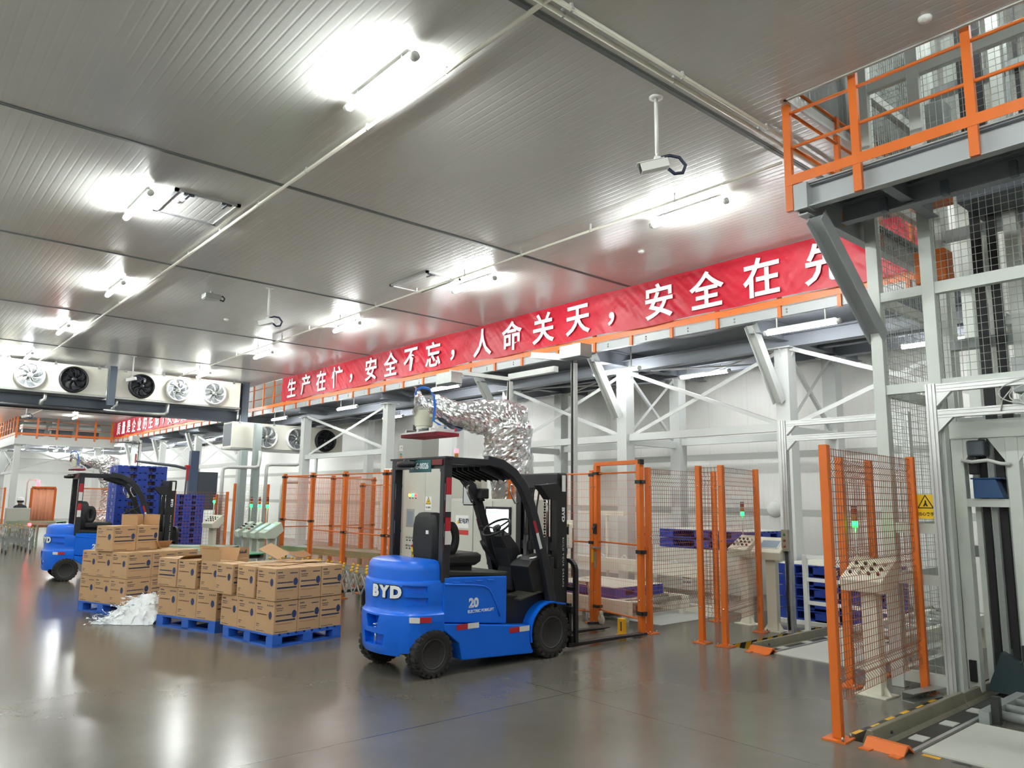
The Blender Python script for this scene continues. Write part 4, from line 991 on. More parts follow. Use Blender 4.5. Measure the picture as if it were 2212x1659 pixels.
# pipes below the long cooler on the right, and its posts
for k, (x, h, lab) in enumerate(((9.95, 3.35, 'left'), (10.4, 4.3, 'right'))):
    member('cooler_post', 'grey green steel post holding the low cooler, %s one' % lab, 'post', (x, 25.6, 0), (x, 25.6, h), .22, .22, 'box', mat('post_green_grey','9CA8A4',.4))
for k, (x, y, z) in enumerate(((9.2, 25.4, 2.75), (10.75, 25.5, 2.9), (11.3, 25.4, 2.3))):
    t = thing('pipe_run', 'bent grey insulated pipe under the low cooler, '+['left','middle','right'][k], 'pipe', (0,0,0))
    b = MB(); b.use(0, True); b.path([(x,y,.02),(x,y,z-.2),(x+.02,y,z-.05),(x+.15,y,z),(x+1.1,y,z+.02),(x+1.22,y,z+.08),(x+1.25,y,z+.3),(x+1.25,y,3.35)], .06, 10); b.build('insulation', GREY, t)
# ceiling pipes
def pipe(label, pts, r, m=CREAM, hang=None):
    t = thing('ceiling_pipe', label, 'pipe', (0,0,0))
    b = MB(); b.use(0, True); b.path(pts, r, 10); b.build('conduit', m, t)
    p, q = Vector(pts[0]), Vector(pts[-1]); n = int((q-p).length/1.45)
    for k in range(1, n):
        c = p.lerp(q, k/n); b = MB(); b.box(c.x-.012, c.x+.012, c.y-.012, c.y+.012, c.z-r-.004, CZ); b.lathe((c.x,c.y,c.z-.01), [(r+.006,0),(r+.006,.02)], 10); b.build('clip', GREY, t)
    return t
pipe('cream pipe running the length of the ceiling beside the left row of tube lights', [(3.76, 3.9, CZ-.05), (3.76, 33, CZ-.05)], .022)
pipe('thin cream pipe along the ceiling beside the row of tube lights by the banner', [(7.72, 4.2, CZ-.10), (7.72, 33, CZ-.10)], .017)
pipe('upper of the twin cream pipes crossing the ceiling toward the lift platform', [(2.5, 3.93, CZ-.05), (9.9, 3.93, CZ-.05)], .022)
pipe('lower of the twin cream pipes crossing the ceiling toward the lift platform', [(2.5, 4.03, CZ-.05), (9.9, 4.03, CZ-.05)], .022)
pipe('thin cream pipe beyond the coolers along the far ceiling', [(6.3, 31, CZ-.06), (6.3, 46, CZ-.06)], .02)
# cctv cameras on drop poles
def cctv(label, x, y, drop, ang):
    t = thing('security_camera', label, 'security camera', (x, y, CZ), radians(ang), 'security cameras on ceiling poles')
    b = MB(); b.use(0, True); b.lathe((0,0,0), [(.07,-.001),(.07,-.012),(.03,-.02)], 20); b.tube((0,0,-.012), (0,0,-drop), .02, 10); b.tube((0,0,-drop), (0,0,-drop-.06), .016, 10); b.build('pole', WHITE, t)
    b = MB(); M = T(0, -.02, -drop-.13) @ rot('X', radians(14)); b.box(-.045,.045,-.15,.13,-.045,.045, M); b.box(-.05,.05,-.18,.10,.045,.055,M); bd = b.build('housing', WHITE, t, bevel=.012)
    b = MB(); b.box(-.038,.038,-.154,-.149,-.038,.038,M); b.build('lens_window', GLASS, bd)
    b = MB(); b.box(-.03,.03,-.03,.03,-drop-.08,-drop-.04); b.build('bracket', WHITE, t)
    b = MB(); b.use(0, True); b.path([(0,.02,-drop-.05),(0,.12,-drop-.02),(.0,.22,-drop-.04),(0,.28,-drop-.12),(0,.25,-drop-.2),(0,.17,-drop-.21),(0,.11,-drop-.16)], .018, 8); b.build('cable_loop', mat('dark_blue_hose','1E2A44',.45), t)
    return t
cctv('white security camera on a ceiling pole nearest the lift platform', 5.64, 4.38, .60, -131)
cctv('white security camera on a ceiling pole in the middle of the hall', 5.66, 13.8, .55, -131)
cctv('white security camera on a pole in front of the ceiling cooler', 5.75, 23.6, .55, -131)
cctv('white security camera on a pole beyond the ceiling coolers', 5.2, 38, .6, -131)
# floodlight-like fitting
t = thing('ceiling_fitting', 'grey flat lamp fitting on the ceiling left of the middle camera', 'lamp fitting', (4.92, 14.85, CZ))
b = MB(); b.box(-.16,.16,-.12,.12,-.16,-.06); b.build('housing', GALV, t, bevel=.02)
b = MB(); b.box(-.02,.02,-.02,.02,-.06,0); b.build('stem', GREY, t)
b = MB(); b.box(-.14,.14,-.10,.10,-.166,-.16); b.build('glass', mat('frosted_glass','CDD2D2',.3), t)
b = MB(); b.use(0, True); b.path([(.14,0,-.1),(.22,0,-.06),(.26,0,-.1),(.24,0,-.16),(.16,0,-.14)], .014, 6); b.build('cable', BLACKP, t)
# access hatches
def hatch(label, x0, x1, y0, y1, open_y=True):
    t = thing('ceiling_hatch', label, 'hatch', ((x0+x1)/2, (y0+y1)/2, CZ))
    w, d = (x1-x0)/2, (y1-y0)/2
    b = MB()
    for a in ((-w,w,-d,-d+.05),(-w,w,d-.05,d),(-w,-w+.05,-d,d),(w-.05,w,-d,d)): b.box(a[0],a[1],a[2],a[3],-.035,.0)
    b.build('frame', ALU, t)
    b = MB(); b.box(-w+.05,w-.05,-d+.05,d-.05,-.02,-.002); dr = b.build('door', CEIL, t)
    for s in (-1, 1):
        q = MB(); q.box(s*.25-.07, s*.25+.07, -d+.02, -d+.06, -.055, -.035); q.box(s*.25-.015,s*.25+.015,-d+.0,-d+.18,-.065,-.05); q.build('latch', DGREY, dr)
    return t
hatch('flat ceiling hatch with a metal frame beside the second light of the banner row', 7.25, 8.0, 10.75, 12.0)
hatch('flat ceiling hatch with two dark latches beside the second light of the left row', 2.75, 3.62, 10.0, 11.0)
for k, (x, y, lab) in enumerate(((2.9, 10.45, 'near the left hatch'), (6.63, 2.1, 'near the edge of the lift opening'), (6.0, 17.0, 'between the two camera poles'), (9.2, 7.5, 'above the red banner'))):
    t = thing('smoke_detector', 'small round white ceiling detector '+lab, 'detector', (x if x != 6.63 else 6.3, y, CZ)); b = MB(); b.use(0, True); b.lathe((0,0,0), [(.055,-.001),(.055,-.02),(.04,-.035),(0,-.04)], 20); b.build('cover', WHITE, t)
# ------------------------------------------------------------------ mesh fences, gate, operator consoles
WIRE = mat('orange_wire', '8E5232', .5)
WIREF = mat('fine_orange_wire', 'D27F52', .55)
WIREG = mat('galvanised_wire', 'AEB4AC', .5, .2)
class WB(MB):
    def wire(s, p, q, r):
        p, q, a, b = s.frame_of(p, q)
        vs = [e + a*(r*cos(2*pi*k/3)) + b*(r*sin(2*pi*k/3)) for e in (p, q) for k in range(3)]
        return s.add(vs, [(0,1,4,3),(1,2,5,4),(2,0,3,5)])
def fold_mesh(parent, L, z0, z1, dx=.05, dz=.058, r=.0032, m=None, folds=(2.08,1.27,.42), amp=.03, x0=0.0, name='mesh'):
    def off(z):
        for c in folds:
            d = abs(z-c)
            if d < .075: return amp*(1-abs(d-.0375)/.0375) if d > .0 else 0
        return 0.0
    b = WB(); zs = [z0+i*dz for i in range(int((z1-z0)/dz)+1)]
    for z in zs: b.wire((x0, off(z), z), (x0+L, off(z), z), r)
    zb = sorted(set([z0, z1] + [c+d for c in folds for d in (-.075,-.0375,0,.0375,.075) if z0 < c+d < z1]))
    n = max(1, int(round(L/dx)))
    for i in range(n+1):
        x = x0+L*i/n
        for a, c in zip(zb[:-1], zb[1:]): b.wire((x, off(a), a), (x, off(c), c), r)
    return b.build(name, m or WIRE, parent, fix=False)
def post(parent, x, h, w=.07, base=True, m=None, name='post', y=0):
    b = MB(); b.box(x-w/2, x+w/2, y-w/2, y+w/2, .012 if base else 0, h); p = b.build(name, m or ORANGE, parent, bevel=.006)
    if base:
        q = MB(); q.box(x-.10, x+.10, y-.09, y+.09, 0, .012)
        q.build('foot_plate', m or ORANGE, p)
        for s in (-1, 1):
            q = MB(); q.use(0, True); q.lathe((x+s*.075, y-.06, .012), [(.011,0),(.011,.018),(.006,.03),(0,.03)], 8); q.build('anchor_bolt', GALV, p)
    for z in (2.0, 1.3, .45):
        if z < h: q = MB(); q.use(0, True); q.lathe((x, y-w/2, z), [(.011,0),(.011,-.006),(0,-.01)], 8, 'Y'); q.build('screw', CHROME, p)
    return p
def fence(label, p0, p1, h=2.27, z0=.27, ends=(True, True), **k):
    d = Vector((p1[0]-p0[0], p1[1]-p0[1])); L = d.length
    t = thing('mesh_fence', label, 'fence', (p0[0], p0[1], 0), math.atan2(d.y, d.x))
    if ends[0]: post(t, 0, h)
    if ends[1]: post(t, L, h)
    fold_mesh(t, L-.07, z0, h-.02, x0=.035, **k)
    return t
fence('tall orange wire mesh fence panel nearest the camera at the right', (5.94, 2.976), (8.015, 3.125))
fence('orange wire mesh panel on two posts behind the nearest right fence', (7.689, 3.70), (8.475, 3.746))
fence('orange wire mesh panel running back from the first post right of the gate', (8.47, 6.85), (10.15, 6.90))
fence('narrow orange wire mesh panel between two close posts left of the hazard stripes', (8.48, 6.0), (8.505, 5.67))
fence('orange wire mesh panel in front of the two operator consoles', (8.505, 5.67), (9.83, 5.97), ends=(False, True))
# ---- fine mesh cell fence
def fine_mesh(parent, L, z0, z1, x0=0, dx=.024, dz=.12, r=.0021, y=0):
    b = WB(); n = int(L/dx)
    for i in range(n+1): b.wire((x0+L*i/n, y, z0), (x0+L*i/n, y, z1), r)
    k = int((z1-z0)/dz)
    for i in range(k+1): b.wire((x0, y, z0+(z1-z0)*i/k), (x0+L, y, z0+(z1-z0)*i/k), r*1.2)
    return b.build('mesh', WIREF, parent, fix=False)
def cell_fence(label, p0, p1, h=2.27, z0=.15, mid=1.17, ends=(True, True), top=None, w=.075, clamps=True):
    d = Vector((p1[0]-p0[0], p1[1]-p0[1])); L = d.length; top = top or h-.05
    t = thing('cell_fence', label, 'fence', (p0[0], p0[1], 0), math.atan2(d.y, d.x))
    for e, x in zip(ends, (0, L)):
        if e:
            p = post(t, x, h, w)
            if clamps:
                for z in (top-.02, mid): q = MB(); q.box(x-w*.62, x+w*.62, -w*.62, w*.62, z-.022, z+.022); q.build('clamp', BLACKP, p)
    for z in (z0, mid, top):
        b = MB(); b.use(0, True); b.tube((.03,0,z), (L-.03,0,z), .012, 8); b.build('frame_rod', ORANGE, t)
    fine_mesh(t, L-.12, z0, top, .06)
    return t
FX = 6.8
cell_fence('orange fine mesh robot fence panel, first from the left behind the consoles', (FX, 15.15), (FX, 13.85), mid=1.33, z0=1.33)
cell_fence('orange fine mesh robot fence panel, second from the left', (FX, 13.85), (FX, 12.53), ends=(False, True))
cell_fence('orange fine mesh robot fence panel, third from the left', (FX, 12.53), (FX, 11.12), ends=(False, True))
cell_fence('narrow orange fine mesh panel beside the tall grey cabinet', (FX, 11.12), (FX, 10.90), ends=(False, True))
cell_fence('inner orange fine mesh panel behind the robot fence, on the right', (8.0, 14.0), (8.0, 12.6), h=2.1)
cell_fence('inner orange fine mesh panel behind the robot fence, on the left', (8.0, 15.3), (8.0, 14.05), h=2.27, ends=(True, False))
cell_fence('orange fine mesh panel running back from the left corner of the robot cell', (6.85, 15.3), (9.2, 15.6), h=2.27, ends=(False, True))
cell_fence('orange fine mesh panel left of the gate, behind the forklift mast', (8.5, 9.85), (8.5, 7.94), h=2.25)
# ---- gate
g = thing('mesh_gate', 'orange framed mesh gate with a door, right of the forklift forks', 'gate', (8.5, 7.85, 0), math.atan2(-1.0, -.2))
GL = 1.02
for x in (0, GL):
    p = post(g, x, 2.31, .08, False)
    q = MB(); q.box(x-.05, x+.05, -.05, .05, 0, .03); q.use(0); q.loft([[Vector((x+dx, -.05-l, z)) for dx, z in ((-.05,0),(.05,0),(.04,.03),(-.04,.03))] for l in (0, .10)]); q.build('foot', BLACKP, p)
q = MB(); q.box(-.04, GL+.04, -.03, .03, 2.31, 2.37); q.build('top_beam', ORANGE, g, bevel=.005)
q = MB(); q.box(GL+.0, GL+.05, -.036, .036, 2.305, 2.375); q.build('corner_cap', BLACKP, g)
dr = empty('door', (0,0,0)); dr.parent = g
for z in (.2, 1.19, 2.20): b = MB(); b.use(0, True); b.tube((.05,0,z), (GL-.05,0,z), .013, 8); b.build('frame_rod', ORANGE, dr)
b = WB(); n = 40
for i in range(n+1): b.wire((.07+(GL-.14)*i/n, 0, .2), (.07+(GL-.14)*i/n, 0, 2.2), .0019)
for i in range(18): b.wire((.07, 0, .2+2*i/17), (GL-.07, 0, .2+2*i/17), .0019)
b.build('mesh', WIREF, dr, fix=False)
for z in (2.06, 1.10, .28):
    q = MB(); q.box(GL-.05, GL+.06, -.052, .052, z-.025, z+.025); q.box(GL+.06, GL+.13, -.03, -.02, z-.022, z+.022); q.build('hinge', BLACKP, dr)
for z in (2.2, .25): q = MB(); q.box(-.05, .06, -.052, .052, z-.02, z+.02); q.build('clamp', BLACKP, dr)
q = MB(); q.box(-.03, .06, -.06, -.045, 1.30, 1.45); q.loft([[Vector((x,-.06,1.36)),Vector((x,-.10,1.375)),Vector((x,-.06,1.42))] for x in (-.01,.04)]); q.build('handle', BLACKP, dr)
q = MB(); q.box(-.05, .16, -.075, -.05, 1.085, 1.115); q.tube((.03,-.06,1.10),(.03,-.11,1.10),.012,8); q.build('bolt_latch', GALV, dr)
q = MB(); q.box(-.045, -.02, -.075, -.045, .88, 1.07); q.build('safety_switch', YEL, dr, bevel=.004)
q = MB(); q.box(-.01, .03, -.05, -.043, .80, 1.04); q.build('switch_plate', GALV, dr)
q = MB(); q.use(0, True); q.lathe((.12,-.02,.075), [(0,-.018),(.06,-.018),(.07,-.01),(.07,.01),(.06,.018),(0,.018)], 20, 'Y'); q.box(.10,.14,-.04,0,.1,.2); q.build('caster', mat('clear_wheel','BFB8A8',.3), dr)
t = thing('bollard', 'small yellow square bollard standing in front of the mesh gate', 'bollard', (8.05, 6.99, 0)); b = MB(); b.box(-.035,.035,-.05,.05,.01,.22); b.build('post', YEL, t, bevel=.006); b = MB(); b.box(-.05,.05,-.065,.065,0,.01); b.build('foot_plate', YEL, t); b = MB(); b.use(0); b.box(-.0365,-.035,-.03,.0,.06,.18); b.build('print', INKR, t)
# ---- teach pendant hanging on the fence
t = thing('teach_pendant', 'white robot teach pendant with a small screen hanging on the cell fence', 'teach pendant', (8.44, 8.43, 1.25), -pi/2)
b = MB(); b.box(-.10,.10,-.03,.03,-.19,.19); b.build('body', CREAM, t, bevel=.02)
b = MB(); b.box(-.07,.07,-.034,-.03,.02,.14); b.build('screen', GLASS, t)
for i in range(4):
    for j in range(4): q = MB(); q.box(-.07+j*.04,-.045+j*.04,-.036,-.03,-.05-i*.035,-.03-i*.035); q.build('key', GREY, t)
for s in (-1,1): q = MB(); q.use(0,True); q.lathe((s*.06,-.03,.165),[(.022,0),(.022,-.015),(0,-.02)],12,'Y'); q.build('knob', mat('khaki_knob','8E7F52',.5), t)
b = MB(); b.use(0,True); b.path([(-.1,0,.05),(-.135,0,.0),(-.135,0,-.1),(-.1,0,-.14)],.02,8); b.build('grip', BLACKP, t)
b = MB(); b.use(0,True); b.path([(0,-.0,-.19),(-.02,-.01,-.4),(-.1,-.02,-.7),(-.13,0,-1.0),(-.10,.02,-1.22)],.01,6); b.build('cable', BLACKP, t)
b = MB(); b.box(-.08,.08,.03,.056,.12,.24); b.build('hook_plate', CREAM, t)
# ---- operator consoles
CONS = mat('console_enamel', 'D2CFBE', .42, noise=.03)
def tower_light(parent, x, y, z, h=.55, lit='g', s=1.0):
    e = empty('tower_light', (x, y, z)); e.parent = parent
    b = MB(); b.use(0, True); b.tube((0,0,0), (0,0,h-.21*s), .012*s, 8); b.build('pole', GREY, e)
    for k, (m, l) in enumerate(((LAMPG, GLOWG), (LAMPA, GLOWA), (LAMPR, GLOWR))):
        b = MB(); b.use(0, True); b.tube((0,0,h-.21*s+k*.065*s), (0,0,h-.15*s+k*.065*s), .028*s, 12); b.build('lens', l if 'gar'[k] == lit else m, e)
    b = MB(); b.use(0, True); b.tube((0,0,h-.013*s), (0,0,h), .028*s, 12); b.build('cap', BLACKP, e)
    return e
def console(label, x, y, rz, kind='buttons', hh=1.12, light=True, lx=-.12, ly=.14, w=.40, screen=None, post_m=None):
    t = thing('operator_console', label, 'control console', (x, y, 0), rz)
    pm = post_m or CONS
    b = MB(); b.box(-.055,.055,-.075,.075,.01,hh-.08); b.build('pedestal', pm, t, bevel=.006)
    b = MB(); b.box(-.13,.13,-.15,.15,0,.012); b.build('base_plate', pm, t)
    for s in (-1, 1): b = MB(); b.loft([[Vector((xx, s*.075, .01)), Vector((xx, s*.15, .01)), Vector((xx, s*.075, .12))] for xx in (-.006,.006)]); b.build('gusset', pm, t)
    # head: sloped face looks toward local -x
    prof = [(-.20,hh-.06),(-.17,hh-.17),(.02,hh-.17),(.17,hh-.02),(.12,hh+.14)]
    b = MB(); b.loft([[Vector((px, yy, pz)) for px, pz in prof] for yy in (-w/2, w/2)]); b.build('head', pm, t, bevel=.008)
    n = Vector((-.20,0,.32)).normalized(); o = Vector((-.04,0,hh+.04)); M = Matrix.Translation(o) @ Matrix((Vector((0,-1,0)), Vector((.32,0,.20)).normalized(), n)).transposed().to_4x4()
    # local frame on the face: X = -y, Y = up the slope, Z = out
    if kind == 'buttons':
        for i in range(3):
            for j in range(4):
                q = MB(); q.use(0, True); q.lathe((0,0,0), [(.017,0),(.017,.018),(.012,.026),(0,.026)], 10); c = q.build('push_button', [BLACKP, GALV, BLACKP, LAMPR if i == 0 else BLACKP][(i+j) % 4], t); c.matrix_local = M @ T(-w*.33+j*w*.22, -.08+i*.075, .001)
    else:
        q = MB(); q.box(-w*.36, w*.36, -.10, .11, 0, .006); bz = q.build('screen_bezel', GREY, t); bz.matrix_local = M
        q = MB(); q.box(-w*.30, w*.30, -.08, .09, .006, .008); c = q.build('screen', screen or SCREEN, t); c.matrix_local = M
    if light: tower_light(t, .12, ly, hh+.09)
    return t
console('cream push button console with a lit green tower light, left of the screen console', 10.30, 6.47, radians(-10), hh=1.16, ly=.15, w=.36)
console('cream operator console with a grey touch screen beside the push button console', 10.06, 5.90, radians(4), 'screen', hh=1.16, light=False, w=.44)
console('cream push button console with a lit green lamp behind the nearest right fence', 7.56, 3.39, radians(-4), hh=1.13, ly=.19, w=.42)
GREENSCR = mat('green_screen_lit', '4FE08A', .3, emit=1.6)
PGC = mat('pale_green_console', 'B4BEB2', .42)
for k, (x, y, kd, hh, lt) in enumerate(((6.22, 15.62, 'buttons', 1.14, True), (6.20, 15.14, 'buttons', 1.14, True), (6.20, 14.74, 'screen', 1.14, True), (6.15, 14.16, 'screen', 1.17, False))):
    console('pale green console left of the robot fence, '+['first from the left','second from the left','third from the left, lit green','with the largest green screen'][k], x, y, radians(-6), kd, hh, lt, w=.27 if k < 3 else .40, screen=GREENSCR, post_m=PGC)
console('white console on a thin post further left, with a small green lamp', 6.6, 18.6, radians(25), 'buttons', 1.2, True, w=.34)
# ------------------------------------------------------------------ lift tower, portals, floor lanes
TW = mat('tower_paint', 'CBD0CA', .42, .15, noise=.06)
tw = thing('lift_tower', 'grey lift tower clad in wire mesh at the right side', 'lift tower', (0,0,0))
XT = 8.12
def tcol(x, y, w=.10, h=8.3, m=TW, name='mast'): b = MB(); b.box(x-w/2, x+w/2, y-w/2, y+w/2, 0, h); b.build(name, m, tw, bevel=.004)
for x, y in ((XT, 3.40), (XT, 2.86), (10.2, 3.40), (10.2, 2.86), (10.2, .9), (XT, .9), (11.0, 3.40)): tcol(x, y, .12 if x == XT else .14)
ZB = (.12, 1.06, 1.56, 2.98, 3.98, 5.2, 6.4, 7.6)
for z in ZB:
    b = MB(); b.box(XT-.04, XT+.04, 2.92, 3.34, z-.05, z+.05); b.build('cross_rail', TW, tw)
    if z > 2.9: b = MB(); b.box(XT-.04, XT+.04, .95, 2.80, z-.06, z+.06); b.build('cross_rail', TW, tw)
    b = MB(); b.box(XT+.06, 10.14, 3.36, 3.44, z-.05, z+.05); b.build('side_rail', TW, tw)
    b = MB(); b.box(10.16, 10.24, .95, 2.80, z-.05, z+.05); b.build('cross_rail', TW, tw)
def tpanel(p0, p1, z0, z1, d=.062):
    dd = Vector((p1[0]-p0[0], p1[1]-p0[1], 0)); L = dd.length; dd /= L; nrm = Vector((-dd.y, dd.x, 0)); o = Vector((p0[0], p0[1], 0)); b = WB()
    n = int(L/d)
    for i in range(n+1): b.wire(o+dd*(L*i/n)+Vector((0,0,z0)), o+dd*(L*i/n)+Vector((0,0,z1)), .003)
    k = int((z1-z0)/(d*1.15))
    for i in range(k+1): z = z0+(z1-z0)*i/k; b.wire(o+Vector((0,0,z))+nrm*.004, o+dd*L+Vector((0,0,z))+nrm*.004, .003)
    b.build('mesh_panel', WIREG, tw, fix=False)
for a, c in ((.17,1.01),(1.11,1.51),(1.61,2.93),(3.03,3.93),(4.03,5.15),(5.25,6.35),(6.45,7.55)):
    tpanel((XT, 3.34), (XT, 2.92), a, c); tpanel((XT+.06, 3.40), (10.14, 3.40), a, c)
    if a > 2.9: tpanel((XT, 2.80), (XT, .96), a, c)
    tpanel((10.2, 2.80), (10.2, .96), a, c)
# moving gear inside
for (x, y, w, d, m, nm) in ((9.2, 2.72, .10, .05, BLACKP, 'belt'), (9.25, 2.58, .09, .05, BLACKP, 'belt'), (9.3, 2.40, .12, .12, TW, 'guide_rail'), (9.35, 2.22, .04, .05, BLACKP, 'chain'), (9.4, 1.92, .16, .14, STEEL, 'guide_rail'), (9.3, 2.30, .03, .03, CHROME, 'guide_rod'), (9.0, 3.12, .07, .05, BLACKP, 'belt'), (9.4, 3.18, .12, .12, TW, 'guide_rail'), (9.6, 1.5, .16, .16, TW, 'guide_rail')):
    b = MB(); b.box(x-d/2, x+d/2, y-w/2, y+w/2, .2, 8.2); b.build(nm, m, tw)
for z in (1.3, 2.7, 3.6, 4.9, 6.7):
    b = MB(); b.box(9.3, 9.42, 1.4, 3.1, z-.06, z+.06); b.build('cross_member', STEEL, tw)
for k, (y, z, m) in enumerate(((2.45, 5.6, STEEL), (3.0, 5.3, ORANGE), (1.75, 6.2, STEEL), (3.05, 4.4, ORANGE), (2.2, 3.1, STEEL), (2.95, 6.1, STEEL))):
    b = MB(); b.box(8.7, 8.95, y-.16, y+.16, z-.18, z+.18); b.build('bracket', m, tw, bevel=.01)
    b = MB(); b.box(8.95, 9.3, y-.05, y+.05, z-.05, z+.05); b.build('bracket_arm', STEEL, tw)
b = MB(); b.box(8.6, 9.9, 1.3, 2.7, 5.0, 5.12); b.build('lift_carriage', DGREY, tw)
# warning sign on the tower
def triangle_sign(name, label, M, s, word=None, parent=None, shape='bolt', white=False):
    t = parent if parent is not None else thing(name, label, 'sign', (0,0,0))
    q = MB(); q.box(-.5*s, .5*s, -.75*s, .5*s, 0, .0015); c = q.build('plate', SIGNW if white else SIGNY, t); c.matrix_local = M
    def tri(r, z): return [Vector((r*cos(a), r*sin(a)+.02*s, z)) for a in (pi/2, pi/2+2*pi/3, pi/2+4*pi/3)]
    q = MB(); q.loft([tri(.48*s,.0016), tri(.48*s,.003)]); c = q.build('triangle_border', SIGNK, t); c.matrix_local = M
    q = MB(); q.loft([tri(.38*s,.0031), tri(.38*s,.004)]); c = q.build('triangle_field', SIGNY, t); c.matrix_local = M
    q = MB(); z0, z1 = .0041, .005
    P = [(.04,.2),(-.10,.0),(-.01,.0),(-.06,-.16),(.10,.06),(.01,.06),(.08,.2)] if shape == 'bolt' else [(-.02,.2),(.03,.2),(.05,.05),(.12,-.1),(.05,-.12),(.0,-.04),(-.06,-.13),(-.12,-.1),(-.04,.05)]
    q.loft([[Vector((x*s, y*s, z)) for x, y in P] for z in (z0, z1)]); c = q.build('symbol', SIGNK, t); c.matrix_local = M
    if word: text('sign_lettering', word, .2*s, SIGNK, t, M @ T(0, -.52*s, .0016), .0008, .004*s)
    return t
triangle_sign('warning_sign', 'yellow triangular warning sign on the mesh of the lift tower', facing((XT-.07, 3.02, 1.80), (-1,0,0)), .19, '当心夹手', None, 'hand')
# ---- aluminium portals
def profile(parent, p, q, w=.08, name='profile', grooves=True, up=(0,0,1)):
    h = w/2; g, d = .012, .010
    out = []
    for k in range(4):
        a = k*pi/2; c, s_ = cos(a), sin(a)
        for x, y in ((h,-h),(h,-h*.45-g/2),(h-d,-h*.45-g/2),(h-d,-h*.45+g/2),(h,-h*.45+g/2),(h,h*.45-g/2),(h-d,h*.45-g/2),(h-d,h*.45+g/2),(h,h*.45+g/2)):
            out.append((x*c-y*s_, x*s_+y*c))
    b = MB(); b.shape(p, q, out, up); return b.build(name, ALU, parent)
def portal(label, x, ya, yb, zt, zl, top2=None):
    t = thing('aluminium_portal', label, 'frame', (x, ya, 0))
    L = yb-ya
    for y in (0, L):
        profile(t, (0, y, .012), (0, y, zt), .09, 'upright', up=(1,0,0))
        b = MB(); b.box(-.055,.055,y-.08,y+.08,0,.012); b.build('foot_plate', ALU, t)
    s = 1 if L > 0 else -1
    for z in (zt-.045, zl):
        profile(t, (0, s*.05, z), (0, L-s*.05, z), .08, 'crossbar')
        for y, k in ((s*.045, s), (L-s*.045, -s)):
            b = MB(); b.loft([[Vector((xx, y, z-.04)), Vector((xx, y+k*.14, z-.04)), Vector((xx, y, z-.18))] for xx in (-.03,.03)]); b.build('gusset', ALU, t)
    return t
p2 = portal('aluminium profile portal right beside the lift tower with a loop of cable', 8.0, 2.87, .6, 2.98, 2.68)
b = MB(); b.use(0, True)
for r, o in ((.19, 0), (.22, .05), (.17, -.06)): b.path([(-.06+.02*sin(a*2), -.92+o+r*1.25*cos(a), 2.80+o*.6+r*.55*sin(a)) for a in [2*pi*k/24 for k in range(25)]], .006, 6)
b.path([(-.05,-.7,2.86),(-.06,-.62,2.76),(-.05,-.6,2.66)], .006, 6); b.build('cable_loop', GREY, p2)
p1 = portal('aluminium profile portal with a cable beside the pallet stacks', 10.08, 5.64, 3.95, 2.97, 2.71)
b = MB(); b.box(-.11,-.05,-.05,.05,1.12,1.42); sb = b.build('switch_box', mat('khaki_box','8C8672',.5), p1, bevel=.006)
for z, m in ((1.35, LAMPG), (1.27, LAMPR), (1.19, LAMPR)): q = MB(); q.use(0, True); q.lathe((-.11,0,z), [(.018,0),(.018,-.015),(0,-.02)], 10, 'X'); q.build('switch_button', m, sb)
b = MB(); b.use(0, True); b.path([(-.07,0,1.12),(-.065,.0,.9),(-.075,.01,.5),(-.07,.0,.05)], .018, 8); b.build('cable', BLACKP, p1)
# ---- welded frame with the blue block
wf = thing('welded_frame', 'welded grey frame with gussets and a blue block inside the right portal', 'frame', (0,0,0))
XF = 8.5
for y in (2.83, 2.35):
    b = MB(); b.box(XF-.06, XF+.06, y-.055, y+.055, 0, 2.62); b.build('upright', TW, wf, bevel=.006)
b = MB(); b.box(XF-.08, XF+.08, 1.2, 2.90, 2.46, 2.64); b.build('head_beam', TW, wf)
for y, k in ((2.775, -1), (2.405, 1), (2.295, -1)):
    b = MB(); b.loft([[Vector((xx, y, 2.46)), Vector((xx, y+k*.15, 2.46)), Vector((xx, y, 2.22))] for xx in (XF-.055, XF-.04)]); b.build('gusset', TW, wf)
b = MB(); b.box(XF-.05, XF+.05, 2.405, 2.775, 1.78, 1.86); b.build('cross_tie', TW, wf)
b = MB(); b.loft([[Vector((xx, y, z)) for y, z in ((2.70,1.865),(2.44,1.865),(2.50,2.05),(2.70,2.05))] for xx in (XF-.09, XF+.06)]); b.box(XF-.10,XF+.07,2.45,2.72,2.05,2.065); b.build('bearing_block', mat('blue_casting','1F4A78',.4), wf, bevel=.006)
b = MB(); b.use(0, True); b.path([(XF-.1,2.78,2.24),(XF-.12,2.68,2.22),(XF-.11,2.55,2.235),(XF-.11,2.44,2.20),(XF-.09,2.36,2.19)], .018, 8); b.build('hose', GREY, wf)
for y, m, w in ((2.73, TW, .05), (2.66, BLACKP, .06), (2.585, STEEL, .05), (2.50, BLACKP, .06), (2.44, STEEL, .04)):
    b = MB(); b.box(XF+.10, XF+.15, y-w/2, y+w/2, .05, 2.46); b.build('guide_strip', m, wf)
b = MB(); b.box(XF-.08,XF+.08,2.58,2.74,2.28,2.44); b.build('motor', DGREY, wf, bevel=.02)
b = MB(); b.box(XF-.06,XF+.02,2.66,2.74,2.10,2.28); b.build('cylinder_block', BLACKP, wf, bevel=.01)
b = MB(); b.loft([[Vector((xx, y, z)) for y, z in ((2.75,.02),(2.3,.02),(2.45,.32),(2.6,.40))] for xx in (XF, XF+.3)]); b.build('foot_block', mat('dark_teal_casting','2A3C40',.5), wf)
b = MB(); b.box(XF-.09,XF-.06,2.80,2.86,.10,.30); b.box(XF-.10,XF-.06,2.33,2.40,.35,.50); b.build('proximity_switch', BLACKP, wf)
